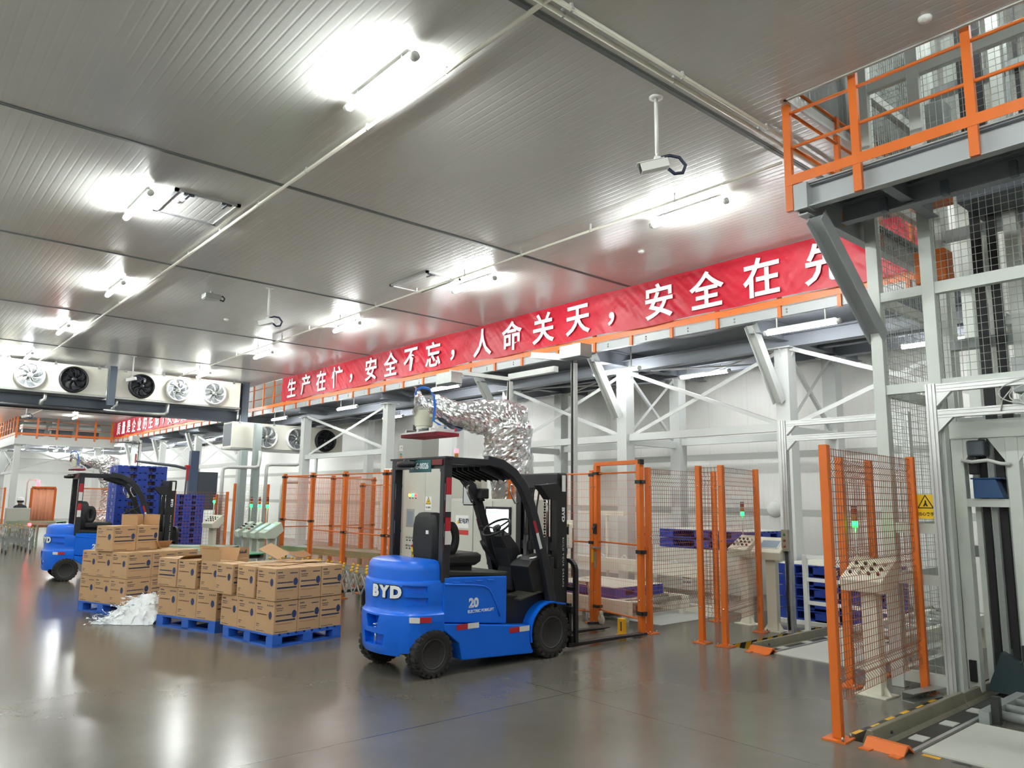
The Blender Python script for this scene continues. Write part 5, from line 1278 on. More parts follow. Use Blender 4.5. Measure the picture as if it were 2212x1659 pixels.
# ---- lanes in the floor
CONCR = mat('steel_plate_light', 'B9BBB4', .5, noise=.08, nscale=5)
DARKC = mat('track_steel', '3A3B38', .5, .4, noise=.25, nscale=9)
WORN = mat('worn_guide_steel', '8B8674', .42, .45, noise=.2, nscale=6)
def lane(tagname, x0, yr, x1, ytrack, plate, seg=2.0):
    t = thing('chain_track', 'dark chain track beside the steel guide rail of the %s floor lane' % tagname, 'conveyor track', (0,0,0))
    b = MB(); b.box(x0+.1, x1, ytrack[0], ytrack[1], PD, -.02); b.build('bed', DARKC, t)
    b = MB(); b.box(x0+.06, x1, ytrack[0]-.03, ytrack[0], -.05, .015); b.build('edge_strip', ALU, t)
    for k in range(9):
        q = MB(); q.box(x0+.45+k*.62, x0+.60+k*.62, ytrack[0]+.06, ytrack[0]+.17, -.02, -.012); q.build('cover_tab', CONCR, t)
    t = thing('guide_rail', 'worn grey steel guide rail along the %s floor lane' % tagname, 'guide rail', (0,0,0))
    for a, c, nm in ((x0+.10, x0+seg, 0), (x0+seg+.01, x1, 1)):
        prof = [(-.07,-.14),(.05,-.14),(.07,-.02),(.03,.075),(-.01,.075),(-.03,-.02),(-.07,-.07)]
        b = MB(); b.shape((a, yr, .0), (c, yr, 0), [(x*(-1), z*(1 if nm == 0 else .8)) for x, z in prof]); b.build('rail', WORN, t, bevel=.006)
    q = MB(); q.use(0,True); q.lathe((x0+.35, yr-.045, .03), [(.014,0),(.014,-.012),(0,-.012)], 10, 'Y'); q.build('bolt_hole', DARKC, t)
    t = thing('floor_plate', 'flat pale grey steel plate in the %s floor lane' % tagname, 'floor plate', (0,0,0))
    b = MB(); b.box(*plate, 0, .012); b.build('sheet', CONCR, t)
    t = thing('rail_stop', 'orange folded steel stop at the front end of the %s floor lane' % tagname, 'rail stop', (x0-.02, yr-.18, 0), radians(-4))
    b = MB(); b.loft([[Vector((-.09, y, 0)), Vector((-.02, y, .065)), Vector((.02, y, .065)), Vector((.09, y, 0)), Vector((.075,y,0)), Vector((.0,y,.052)), Vector((-.075,y,0))] for y in (-.15,.15)]); b.build('cover', ORANGE, t)
    for y in (-.11,.11): b = MB(); b.box(-.15,-.08,y-.04,y+.04,0,.008); b.build('foot_tab', ORANGE, t)
lane('nearest', 6.0, 2.80, 14.3, (2.50, 2.70), (6.12, 7.25, 1.0, 2.44))
lane('farther', 8.56, 5.36, 14.3, (5.10, 5.28), (8.56, 14.0, 3.95, 5.04), 2.2)
t = thing('roller_bed', 'steel rollers and dark frame behind the nearest pale plate', 'conveyor', (0,0,0))
b = MB(); b.box(7.3, 8.3, 2.36, 2.44, 0, .10); b.box(7.3, 8.3, 1.0, 1.08, 0, .10); b.build('side_frame', STEEL, t)
for k in range(3): b = MB(); b.use(0, True); b.tube((7.45+k*.28, 1.08, .06), (7.45+k*.28, 2.36, .06), .04, 12); b.build('roller', STEEL, t)
b = MB(); b.box(7.35,7.42,2.30,2.36,.0,.22); b.build('stop_pin', DARKC, t)
t = thing('hazard_stripe', 'black and yellow hazard stripes on the edge of the farther floor lane', 'hazard stripe', (0,0,0))
for k in range(24):
    x = 8.6+k*.13; b = MB(); b.loft([[Vector((x, y, -.002)), Vector((x+.13, y, -.002)), Vector((x+.05, y, PD+.005)), Vector((x-.08, y, PD+.005))] for y in (5.684, 5.688)]); b.build('stripe', YEL if k % 2 else BLACKP, t)
t = thing('hazard_stripe', 'worn yellow and black edge marks beside the nearest floor lane', 'hazard stripe', (0,0,0))
for k in range(14):
    x = 6.02+k*.15; b = MB(); b.box(x, x+.15, 2.955, 2.99 - (.015 if k % 3 == 0 else 0), 0, .001); b.build('stripe', YEL if k % 2 else DARKC, t)
for k in range(6):
    b = MB(); b.box(6.05, 6.10, 2.42-k*.2, 2.30-k*.2, 0, .001); b.build('stripe', YEL if k % 2 == 0 else DARKC, t)
# small slotted profile lying by the fence post, and the drive unit behind
t = thing('slotted_channel', 'short galvanised slotted channel lying at the foot of the right fence', 'channel', (7.75, 3.06, 0), radians(-10))
b = MB(); b.channel((-.22,0,.04),(.30,0,.04),.12,.08,.006); b.build('strip', GALV, t)
for k in range(3): b = MB(); b.box(-.18+k*.08,-.15+k*.08,-.0612,-.060,.03,.055); b.build('slot', DARKC, t)
t = thing('low_conveyor_frame', 'low cream conveyor frame behind the nearest right console', 'conveyor', (0,0,0))
for y in (3.6, 4.2): b = MB(); b.box(8.6, 11.2, y-.04, y+.04, .25, .40); b.build('side_rail', CREAM, t)
for x in (8.7, 9.9, 11.1):
    for y in (3.6, 4.2): b = MB(); b.box(x-.04, x+.04, y-.04, y+.04, 0, .25); b.build('leg', CREAM, t)
for k in range(8): b = MB(); b.use(0, True); b.tube((8.75+k*.32, 3.64, .36), (8.75+k*.32, 4.16, .36), .035, 10); b.build('roller', GALV, t)
# ------------------------------------------------------------------ robot cell: cabinets, robot, conveyors, pallets
def cabinet(label, x, y0, y1, h, depth, m=CABGREY):
    t = thing('control_cabinet', label, 'cabinet', (x, y0, 0))
    w = y1-y0
    b = MB(); b.box(0, depth, 0, w, .1, h); b.build('body', m, t, bevel=.006)
    b = MB(); b.box(.02, depth-.02, .02, w-.02, 0, .1); b.build('plinth', DGREY, t)
    return t, w
def cab_door(t, y0, y1, z0, z1, handle=None, m=CABGREY):
    b = MB(); b.box(-.012, 0, y0+.004, y1-.004, z0, z1); d = b.build('door', m, t, bevel=.003)
    if handle is not None: b = MB(); b.box(-.03, -.012, handle-.012, handle+.012, (z0+z1)/2-.09, (z0+z1)/2+.09); b.build('handle', BLACKP if handle > 0 else GALV, d)
    return d
def on(M_x, y, z): return facing((M_x, y, z), (-1,0,0))
c1, w1 = cabinet('tall grey control cabinet with push buttons seen through the near forklift', 7.0, 9.60, 10.86, 2.34, .5)
cab_door(c1, 0, .62, .14, 2.30); d = cab_door(c1, .62, w1, .14, 2.30)
q = MB(); q.box(-.026,-.012,.60,.618,.90,1.03); q.build('lock', GALV, c1)
for k, m in enumerate((GLOWA, GLOWG, GLOWR)):
    y = 10.66-9.6-k*.085; q = MB(); q.use(0, True); q.lathe((-.012, y, 1.845), [(.022,0),(.022,-.02),(.0,-.026)], 12, 'X'); q.build('pilot_lamp', mat(['amber_pilot','green_pilot','red_pilot'][k], ['F0A030','30D890','E83038'][k], .3, emit=1.6), d)
    q = MB(); q.box(-.0135,-.012,y-.022,y+.022,1.79,1.805); q.build('name_plate', SIGNK, d)
q = MB(); q.box(-.02,-.012,.92,1.14,1.33,1.62); q.build('panel_bezel', STEEL, d); q = MB(); q.box(-.022,-.02,.95,1.11,1.37,1.58); q.build('panel_screen', SCREEN, d)
for r in range(2):
    for k in range(3):
        y = 1.11-k*.085; z = 1.16-r*.13; q = MB(); q.use(0, True); q.lathe((-.012,y,z), [(.018,0),(.018,-.022),(0,-.022)], 10, 'X'); q.build('selector_knob', [GALV, GALV, REDP][k] if r else GALV, d); q = MB(); q.box(-.0135,-.012,y-.02,y+.02,z-.06,z-.038); q.build('name_plate', SIGNK, d)
q = MB(); q.box(-.016,-.0135,.90,.97,.62,1.02); q.build('warning_tag', YELB, d, bevel=.003); text('tag_lettering', '禁止操作', .06, INK, c1, on(-.0165,.935,.82) @ rot('Z', -pi/2), .0004, .001)
triangle_sign('', '', on(-.0125, .52, 1.74), .17, '当心触电', c1, 'bolt', True)
q = MB(); q.box(-.0135,-.012,.46,.62,1.05,1.32); pl = q.build('notice_plate', mat('notice_red','C03A36',.5), c1); text('notice_lettering', '高压危险', .05, SIGNW, pl, on(-.0142,.54,1.26), .0004, .001); text('notice_lettering', '请勿触摸', .05, SIGNW, pl, on(-.0142,.54,1.12), .0004, .001)
c2, w2 = cabinet('mid height grey cabinet with a caution notice behind the forklift seat', 7.02, 8.98, 9.585, 1.80, .5)
cab_door(c2, 0, w2, .14, 1.77)
q = MB(); q.box(-.0142,-.012,.10,.42,1.36,1.55); pl = q.build('notice_plate', SIGNW, c2); text('notice_lettering', '配电箱', .085, INK, pl, on(-.0145,.22,1.46), .0004, .002); q = MB(); q.add([Vector((-.0146,.40,1.42)),Vector((-.0146,.32,1.42)),Vector((-.0146,.36,1.49))], [(0,1,2)]); q.build('caution_triangle', SIGNY, pl, fix=False)
q = MB(); q.box(-.0142,-.012,.10,.42,1.26,1.33); q.build('red_strip', mat('notice_red','C03A36',.5), c2)
c3, w3 = cabinet('grey cabinet with a white framed monitor beside the forklift mast', 7.02, 7.98, 8.965, 1.80, .5)
cab_door(c3, .55, w3, .14, 1.77, .62); cab_door(c3, 0, .55, .14, .95)
q = MB(); q.box(-.03,-.0,.13,.69,1.30,1.69); mo = q.build('monitor_frame', BLACKP, c3, bevel=.006)
q = MB(); q.box(-.033,-.03,.165,.655,1.335,1.655); q.build('monitor_screen', mat('screen_lit','E6F2F2',.2, emit=1.3), mo)
for k, (y0, y1, z0, z1, m) in enumerate(((.42,.60,1.60,1.62,'7CC99A'),(.2,.6,1.48,1.52,'BFE3DD'),(.2,.5,1.56,1.58,'D8E8EA'))): q = MB(); q.box(-.0338,-.033,y0,y1,z0,z1); q.build('screen_item', mat('screen_item_%s' % 'abc'[k], m, .3, emit=.8), mo)
for k, m in enumerate((BLACKP, YELB, BLACKP)): q = MB(); q.use(0, True); q.lathe((-.0,.10+k*.09,1.12), [(.02,0),(.02,-.02),(0,-.02)], 10, 'X'); q.build('push_button', m, c3)
c4, w4 = cabinet('pale grey machine panel with a small vent between the cabinets and the robot', 7.9, 9.9, 11.2, 2.30, .12)
for k in range(9): q = MB(); q.box(-.012,0,.35,.62,1.92+k*.025,1.93+k*.025); q.build('vent_slat', DGREY, c4)
c5, w5 = cabinet('grey box with coloured stickers rising behind the forklift roof', 8.2, 12.15, 13.0, 2.97, .4, mat('box_grey','A2A49E',.45))
for k, (m, z) in enumerate(((GREEN, 2.66), (ORANGE, 2.61), (REDP, 2.56))): q = MB(); q.box(-.002,0,.70,.77,z-.02,z+.02); q.build('sticker', m, c5)
text('sticker_lettering', 'S2', .15, SIGNW, c5, on(-.001,.74,2.78), .001, .003)
t = empty('signal_lamp', (7.25, 9.75, 2.34)); tag(t, 'red lit signal tower light on top of the tall grey cabinet', 'signal lamp')
for k, (m, z0, z1) in enumerate(((WHITE,0,.06),(LAMPG,.06,.12),(LAMPA,.12,.18),(GLOWR,.18,.25))): q = MB(); q.use(0, True); q.tube((0,0,z0),(0,0,z1),.032,14); q.build('lens' if k else 'base', m, t)
# ---- robot in a foil cover
FOIL = mat('silver_foil', 'DADCDD', .2, .92, bump=.35, bscale=16)
def foil_tube(name, pts, rad, parent, seed, n=56, sub=12, amp=.10, flat=1.0):
    P = []
    for i in range(len(pts)-1):
        for k in range(sub):
            u = k/sub; P.append((Vector(pts[i]).lerp(Vector(pts[i+1]), u), rad[i]+(rad[i+1]-rad[i])*(u*u*(3-2*u))))
    P.append((Vector(pts[-1]), rad[-1]))
    b = MB(); b.use(0, False); rings = []; up = Vector((0,0,1))
    for i, (c, r) in enumerate(P):
        d = (P[min(i+1, len(P)-1)][0]-P[max(i-1, 0)][0]).normalized()
        a = Vector((.556,.831,0)); e = d.cross(a).normalized()
        R = []
        for k in range(n):
            t = 2*pi*k/n; v = a*cos(t)*flat + e*sin(t); q = c+v*r
            f = 1 + amp*(1.6*NZ.noise(q*3.1+Vector((seed,0,0))) + 1.0*abs(NZ.noise(q*7+Vector((0,seed,0)))) + .8*NZ.noise(q*13) + .6*abs(NZ.noise(q*27)) + .3*NZ.noise(q*45))
            R.append(c+v*r*f)
        rings.append(R)
    b.loft(rings); return b.build(name, FOIL, parent)
def robot(label, loc, rz):
    t = thing('palletising_robot', label, 'robot', loc, rz)
    D = Vector((.831,-.556,0)); Pp = lambda s, z: D*s + Vector((0,0,z))
    foil_tube('forearm_cover', [Pp(-1.62,3.52),Pp(-1.35,3.44),Pp(-.95,3.31),Pp(-.5,3.26),Pp(-.1,3.24),Pp(.14,3.18),Pp(.30,3.08)], [.13,.20,.24,.29,.34,.33,.16], t, 3)
    foil_tube('upper_arm_cover', [Pp(-.04,3.36),Pp(-.03,3.0),Pp(-.02,2.6),Pp(.02,2.3),Pp(.02,1.9),Pp(-.02,1.4),Pp(-.02,.62)], [.22,.40,.37,.34,.27,.25,.36], t, 11)
    foil_tube('cover_skirt', [Pp(.16,3.1),Pp(.20,2.75),Pp(.26,2.35),Pp(.28,2.0)], [.24,.22,.20,.10], t, 23, 24, 6, .16)
    # flaring collar at the wrist end
    b = MB(); 
    def cf(u, v):
        a = 2*pi*u; c = Pp(-1.60-.12*v, 3.50+.03*v); r = .15+.11*v
        q = c + Vector((.556,.831,0))*cos(a)*r + Vector((0,0,1))*sin(a)*r*1.1; return q*(1) + Vector((NZ.noise(q*9), NZ.noise(q*9+Vector((5,0,0))), NZ.noise(q*9+Vector((0,5,0)))))*.05
    b.grid(cf, 30, 4); b.build('cover_collar', FOIL, t, solid=.004)
    b = MB(); b.use(0, True); b.lathe((0,0,0), [(.40,0),(.42,.06),(.36,.1),(.34,.62),(0,.62)], 28); b.build('base', mat('robot_cream','D6D8C2',.45), t)
    RC = mat('robot_cream','D6D8C2',.45); wx = Pp(-1.54, 0)
    b = MB(); b.use(0, True); b.lathe(wx, [(.0,3.36),(.17,3.36),(.175,3.22),(.165,3.20),(.16,3.08),(.14,3.07),(.14,3.02),(0,3.02)], 28); wr_ = b.build('wrist', RC, t); smoothed(wr_, 40)
    b = MB(); M = T(wx.x, wx.y, 3.28) @ rot('Z', -.59); b.box(-.02,.24,-.14,.14,-.06,.07,M); b.build('wrist_motor', RC, t, bevel=.02)
    b = MB(); b.loft([[Pp(-1.36,3.42+dz*.16)+Vector((.556,.831,0))*(dy*.12), Pp(-1.05,3.13+dz*.08)+Vector((.556,.831,0))*(dy*.10)][::1] for dy, dz in ((-1,-1),(1,-1),(1,1),(-1,1))], cap=False, closed=True); b.build('arm_casting', mat('dark_slate_casting','4A5468',.4,.3), t)
    b = MB(); b.loft([[Pp(s,z)+Vector((.556,.831,0))*y for s, z in ((-1.10,3.12),(-.84,3.03),(-.98,2.97))] for y in (-.08,.08)]); b.build('link_tip', mat('dark_slate_casting','4A5468',.4,.3), t)
    # gripper
    gx, gy = -1.22, .75
    g = empty('gripper', (gx, gy, 0)); g.parent = t
    for y in (-.38, 0, .38): b = MB(); b.box(-.26,.26,y-.03,y+.03,2.955,3.01); b.build('cross_profile', ALU, g)
    for x in (-.23, .23): b = MB(); b.box(x-.02,x+.02,-.56,.56,2.935,2.965); b.build('side_profile', ALU, g)
    b = MB(); b.box(-.16,.16,-.16,.16,3.0,3.03); b.build('mount_plate', DGREY, g)
    b = MB(); b.box(-.25,.25,-.55,.55,2.875,2.935); b.build('foam_pad', BRED, g)
    for s in (-1, 1):
        for k in range(26): q = MB(); q.box(s*.25-.004,s*.25+.004,-.54+k*.042,-.515+k*.042,2.88,2.93); q.build('pad_rib', mat('dark_red_rib','4A1820',.8), g)
    for k, (x, y) in enumerate(((.0,-.3),(.12,-.22),(-.1,.25),(.1,.3))): b = MB(); b.box(x-.06,x+.06,y-.05,y+.05,3.01,3.07+.02*k); b.build('valve_block', [GREY, STEEL, BLACKP, STEEL][k], g)
    b = MB(); b.use(0, True); b.tube((.2,-.5,2.97),(.2,-.5,3.02),.015,8); b.build('fitting', REDP, g)
    for o in (0, .022):
        b = MB(); b.use(0, True); b.path([q-Vector((.556,.831,0))*.22 for q in (Pp(-1.72+o,3.60), Pp(-1.68,3.70+o), Pp(-1.58,3.745+o), Pp(-1.46,3.72+o), Pp(-1.36-o,3.60), Pp(-1.34-o,3.4), Pp(-1.36-o,3.16), Pp(-1.26,3.08+o), Pp(-1.10,3.00))], .013, 8); b.build('air_hose', BHOSE, t)
    return t
RB = robot('palletising robot arm wrapped in silver foil above the forklift roof', (8.9, 10.4, 0), 0)
RB2 = copy_tree(RB, (8.9, 39.0, 0), radians(0), 'palletising robot arm wrapped in silver foil behind the parked forklift')
# ---- conveyors
def skate_conveyor(label, x0, x1, y0, y1, h, n, lm=None, bw=.03):
    t = thing('flexible_conveyor', label, 'conveyor', (0,0,0))
    for k in range(n+1):
        y = y0+(y1-y0)*k/n
        b = MB(); b.box(x0, x1, y-.012, y+.012, h-.05, h-.035); b.build('axle', GALV, t)
        for i in range(5):
            x = x0+.05+(x1-x0-.1)*i/4 + (.04 if k % 2 else 0)
            b = MB(); b.use(0, False); b.lathe((x, y, h-.03), [(.0,-.012),(.024,-.012),(.024,.012),(0,.012)], 10, 'X'); b.build('skate_wheel', YEL, t) if i in (0, 2, 4) else None
    for s, x in ((0, x0), (1, x1)):
        for k in range(n):
            ya, yb = y0+(y1-y0)*k/n, y0+(y1-y0)*(k+1)/n
            b = MB(); b.bar((x, ya, h-.34), (x, yb, h-.04), .008, bw); b.bar((x+.01, ya, h-.04), (x+.01, yb, h-.34), .008, bw); b.build('scissor_bar', GALV, t)
    for y in [y0+.2+i*(y1-y0-.4)/4 for i in range(5)]:
        lg = empty('leg_frame', (0, y, 0)); lg.parent = t
        for x in (x0+.04, x1-.04):
            b = MB(); b.box(x-.03,x+.03,-.025,.025,.12,h-.32); b.build('leg', lm or BLACK, lg)
            b = MB(); b.use(0, True); b.lathe((x,0,.06), [(0,-.018),(.06,-.018),(.06,.018),(0,.018)], 18, 'X'); b.build('caster', mat('grey_caster','4A4644',.6), lg)
        b = MB(); b.box(x0+.04,x1-.04,-.02,.02,.34,.38); b.build('brace', lm or BLACK, lg)
    return t
cv = skate_conveyor('flexible scissor conveyor with yellow skate wheels and black legs beside the robot fence', 5.68, 6.30, 8.35, 13.2, .74, 22)
def belt(label, p0, p1, w, h, m, legs=3, rollers=True, railm=None):
    d = Vector((p1[0]-p0[0], p1[1]-p0[1])); L = d.length; t = thing('belt_conveyor', label, 'conveyor', (p0[0], p0[1], 0), math.atan2(d.y, d.x))
    for s in (-1, 1): b = MB(); b.box(0, L, s*w/2-.02, s*w/2+.02, h-.12, h); b.build('side_rail', railm or GALV, t)
    b = MB(); b.box(.03, L-.03, -w/2+.02, w/2-.02, h-.03, h-.012); b.build('belt', m, t)
    for k in range(legs):
        x = .15+(L-.3)*k/(legs-1)
        for s in (-1, 1): b = MB(); b.box(x-.025,x+.025,s*w/2-.025,s*w/2+.025,0,h-.12); b.build('leg', railm or GREY, t)
        b = MB(); b.use(0, True); b.tube((x,-w/2,h-.07),(x,w/2,h-.07),.035,10); b.build('roller', BLACKP, t)
    return t
belt('low belt conveyor with a green belt left of the robot fence', (4.95, 15.7), (5.55, 13.5), .5, .78, GREEN, 3)
belt('pale roller conveyor running past the green consoles', (4.7, 17.6), (6.3, 16.3), .55, .74, mat('roller_grey','8B908C',.4,.4), 4, railm=GREENP)
belt('conveyor with a green side rail running into the robot cell', (7.05, 15.1), (7.75, 11.4), .6, .80, mat('roller_grey','8B908C',.4,.4), 4, railm=mat('olive_green_rail','7E8E68',.5))
belt('cream roller conveyor deep in the robot cell behind the gate', (9.3, 14), (9.3, 11.2), .9, .6, mat('roller_grey','8B908C',.4,.4), 3, railm=CREAM)
# ---- cell behind the gate
t = thing('pallet_conveyor', 'cream pallet conveyor on the floor behind the gate', 'conveyor', (0,0,0))
for x in (8.95, 10.35): b = MB(); b.box(x-.05,x+.05,7.6,9.6,.10,.30); b.build('side_frame', CREAM, t)
for k in range(8): b = MB(); b.use(0, True); b.tube((9.0,7.7+k*.26,.26),(10.3,7.7+k*.26,.26),.035,10); b.build('roller', GALV, t)
for y in (7.7, 8.6, 9.5):
    for x in (8.95,10.35): b = MB(); b.box(x-.04,x+.04,y-.04,y+.04,0,.1); b.build('leg', CREAM, t)
def slat_pallet(label, x, y, z, sx, sy, rz=0, m=NAVY, top=True, group=None, h=.15):
    t = thing('pallet', label, 'pallet', (x, y, z), rz, group); pallet(t, sx, sy, m, h, .26, .30)
    if top:
        for k in range(12): b = MB(); b.box(.01, sx-.01, .01+k*(sy-.02)/12, .01+(k+.8)*(sy-.02)/12, h, h+.012); b.build('slat', CREAM, t)
    for k in (.34,):
        b = MB(); b.box(-.004, -.0005, sy*k, sy*k+.06, .035, .115); b.build('label_plate', GREY, t)
    return t
slat_pallet('single navy pallet with cream slats on the conveyor behind the gate', 9.05, 8.0, .30, 1.2, 1.5)
t = thing('a_frame_stand', 'cream leaning A frame stand just behind the gate', 'stand', (8.82, 8.3, 0))
for p, q in (((0,.28,0),(0,.28,.52)),((0,.28,.52),(0,.02,.52)),((0,.06,.52),(0,-.22,0)),((0,.0,0),(0,.0,.40))): b = MB(); b.bar(p, q, .04, .04, (1,0,0)); b.build('frame_bar', mat('wood_cream','D0B9A0',.5), t)
t = thing('guard_box', 'long cream guard box with small hoops behind the gate', 'machine guard', (0,0,0))
b = MB(); b.box(10.6,10.75,7.2,10.6,.55,.75); b.build('box', CREAM, t); b = MB(); b.box(10.6,10.75,7.2,10.6,.0,.12); b.build('base', CREAM, t)
for k in range(5): b = MB(); b.use(0, True); b.path([(10.62,7.5+k*.55+.06*cos(a),.75+.07*sin(a)) for a in [pi*j/8 for j in range(9)]], .012, 6); b.build('hoop', WHITE, t)
for y in (7.3, 8.9, 10.5): b = MB(); b.box(10.64,10.71,y-.03,y+.03,.12,.55); b.build('leg', CREAM, t)
t = thing('sensor_bar', 'cream bracket bar on the column behind the gate', 'bracket', (0,0,0)); b = MB(); b.box(10.9,10.98,9.4,10.3,1.52,1.60); b.build('bar', CREAM, t); b = MB(); b.box(10.92,10.96,9.82,9.86,0,1.52); b.build('post', CREAM, t)
t = thing('pneumatic_stand', 'cream post with cylinders and clamps left of the raised pallets', 'machine', (11.05, 8.95, 0))
b = MB(); b.box(-.06,.06,-.08,.08,0,1.40); b.build('post', CREAM, t); b = MB(); b.use(0, True); b.tube((-.1,-.03,.85),(-.1,-.03,1.35),.035,10); b.build('cylinder', mat('mauve_grey','8C7C80',.4), t)
for z in (.4,.95,1.2): b = MB(); b.use(0, True); b.tube((-.16,-.12,z),(-.16,.10,z),.03,10); b.build('clamp', BLACKP if z > .5 else GALV, t)
b = MB(); b.box(-.25,-.05,-.2,.1,.1,.35); b.build('valve_box', BLACKP, t)
b = MB(); b.box(-.14,-.06,-.02,.06,1.40,1.50); b.build('sensor', GREY, t)
t = thing('pallet_lift', 'white boxed pallet lift under two raised navy pallets', 'machine', (11.15, 6.98, 0))
b = MB(); b.box(0, 1.3, 0, 1.85, .27, .98); b.build('casing', mat('machine_white','CFCFC6',.45), t, bevel=.006); b = MB(); b.box(.06,1.2,.06,1.8,0,.27); b.build('plinth', mat('machine_white','CFCFC6',.45), t)
triangle_sign('', '', facing((-.004, 1.20, .52), (-1,0,0)), .22, '当心机械', t, 'hand', True)
for k, z in enumerate((.99, 1.155)): slat_pallet('%s of the two navy pallets raised on the white pallet lift' % ['lower','upper'][k], 11.2, 7.0, z, 1.2, 1.8, 0, NAVY, k == 1, 'raised navy pallets')
for k in range(5): slat_pallet('navy pallet, %s of the stack of five behind the consoles' % ['bottom','second from the bottom','middle','second from the top','top with cream slats'][k], 10.95, 4.88, .06+k*.165, 1.2, 1.45, 0, NAVY, k == 4, 'navy pallets behind the consoles')
t = thing('stack_base', 'low white base frame under the stack of five navy pallets', 'frame', (0,0,0)); b = MB(); b.box(10.9,12.2,4.8,6.35,0,.06); b.build('sheet', WHITE, t)
for k in range(6): slat_pallet('navy pallet %s of the narrow stack beside the push button console' % ['at the bottom','second from the bottom','third from the bottom','fourth from the bottom','fifth from the bottom','at the top'][k], 10.95, 6.72, .0+k*.165, 1.0, .22+.0, 0, NAVY, False, 'navy pallets in the narrow stack') if False else None
t = thing('guard_barrier', 'white tube guard barrier in front of the stack of navy pallets', 'barrier', (10.40, 5.58, 0), -pi/2)
for x in (0, 1.15): b = MB(); b.box(x-.03,x+.03,-.03,.03,.012,1.06); b.build('post', WHITE, t); b = MB(); b.box(x-.07,x+.07,-.07,.07,0,.012); b.build('foot_plate', WHITE, t)
for z in (.40, .72, 1.04): b = MB(); b.box(.03,1.12,-.02,.02,z-.025,z+.025); b.build('rail', WHITE, t)
t = thing('white_floor_sheet', 'white floor sheet in front of the white pallet lift', 'floor sheet', (0,0,0)); b = MB(); b.box(9.1,10.9,7.15,8.2,0,.008); b.build('sheet', mat('sheet_white','B4B7B3',.35), t)
t = thing('dome_lamp', 'round white dome lamp on the back wall', 'lamp', (X1, 8.43, 1.66)); b = MB(); b.use(0, True); b.lathe((0,0,0), [(.17,-.001),(.17,-.03),(.15,-.08),(.10,-.12),(0,-.14)], 28, 'X'); b.build('dome', WHITE, t)
# white frames and shelves inside the cell, seen through the orange mesh
for k, (x, y0, y1) in enumerate(((9.6, 13.2, 14.6), (10.4, 15.4, 17.0))):
    t = thing('steel_rack', ['white steel frame with shelves inside the robot cell','white steel frame inside the cell, further left'][k], 'frame', (0,0,0))
    for y in (y0, y1):
        for dx in (0, .6): b = MB(); b.box(x+dx-.04, x+dx+.04, y-.04, y+.04, 0, 2.55); b.build('upright', WHITE, t)
    for z in (.55, 1.0, 1.35, 2.5):
        b = MB(); b.box(x-.03, x+.03, y0+.04, y1-.04, z-.04, z+.04); b.build('rail', WHITE, t)
    b = MB(); b.box(x-.02, x+.62, y0+.04, y1-.04, 1.04, 1.06); b.build('shelf', CREAM, t)
# ------------------------------------------------------------------ the far left of the hall
NTH = ['first','second','third','fourth','fifth','sixth','seventh','eighth','ninth','tenth','eleventh','twelfth','thirteenth','fourteenth','fifteenth']
for k in range(15): slat_pallet('%s pallet from the floor in the tall blue stack behind the parked forklift' % NTH[k], 4.76, 20.1, k*.167, 1.12, 1.0, radians(-3), NAVY, False, 'tall stack of blue pallets', .165)
for k in range(11): slat_pallet('%s pallet from the floor in the lower blue stack behind the mesh screen' % NTH[k], 7.30, 24.3, k*.167, 1.0, 1.05, radians(0), NAVY, False, 'lower stack of blue pallets', .165)
fence('orange wire mesh screen leaning in front of the lower stack of blue pallets', (7.0, 23.0), (8.6, 23.2), h=1.92, z0=.1, dx=.09, dz=.09, r=.004, folds=())
fence('orange wire mesh panel right of the lower stack of blue pallets', (8.6, 23.2), (9.0, 25.2), h=1.85, z0=.1, ends=(False, True), dx=.09, dz=.09, r=.004, folds=())
fence('pale wire mesh panel in front of the grey cooler post', (9.35, 24.6), (10.6, 24.9), h=2.2, z0=.1, dx=.08, dz=.09, r=.003, folds=(), m=WIREG)
# stretch wrapper
t = thing('stretch_wrapper', 'dark blue stretch wrapping machine with a red jointed arm above the pallets', 'machine', (8.9, 27.4, 0))
NV = mat('slate_blue_paint','44526C',.4)
b = MB(); b.box(-.14,.14,-.12,.12,0,3.35); b.build('mast', NV, t, bevel=.01)
b = MB(); b.box(.16,.85,-.05,.05,1.3,2.62); b.build('panel', mat('dark_slate_panel','474C55',.5), t)
b = MB(); b.use(0, False); b.path([(-.25,0,2.72),(-.6,0,2.80),(-1.5,0,2.88),(-1.9,0,2.92)], [.05,.05,.045,.035], 8); b.build('arm', DGREY, t)
b = MB(); b.bar((-.20,0,2.75),(-.24,0,1.4),.05,.05); b.build('hanger', DGREY, t)
for c, d in (((-.2,0,2.78),(.16,.16,.12)),((-.2,0,2.5),(.06,.08,.4)),((-1.9,0,3.0),(.05,.05,.3))): b = MB(); b.cbox(c, d); b.build('joint', REDP if c[0] > -1 else mat('faded_red','C06A5A',.5), t)
b = MB(); b.box(-.4,.4,-.5,.3,0,.08); b.build('turntable', DGREY, t)
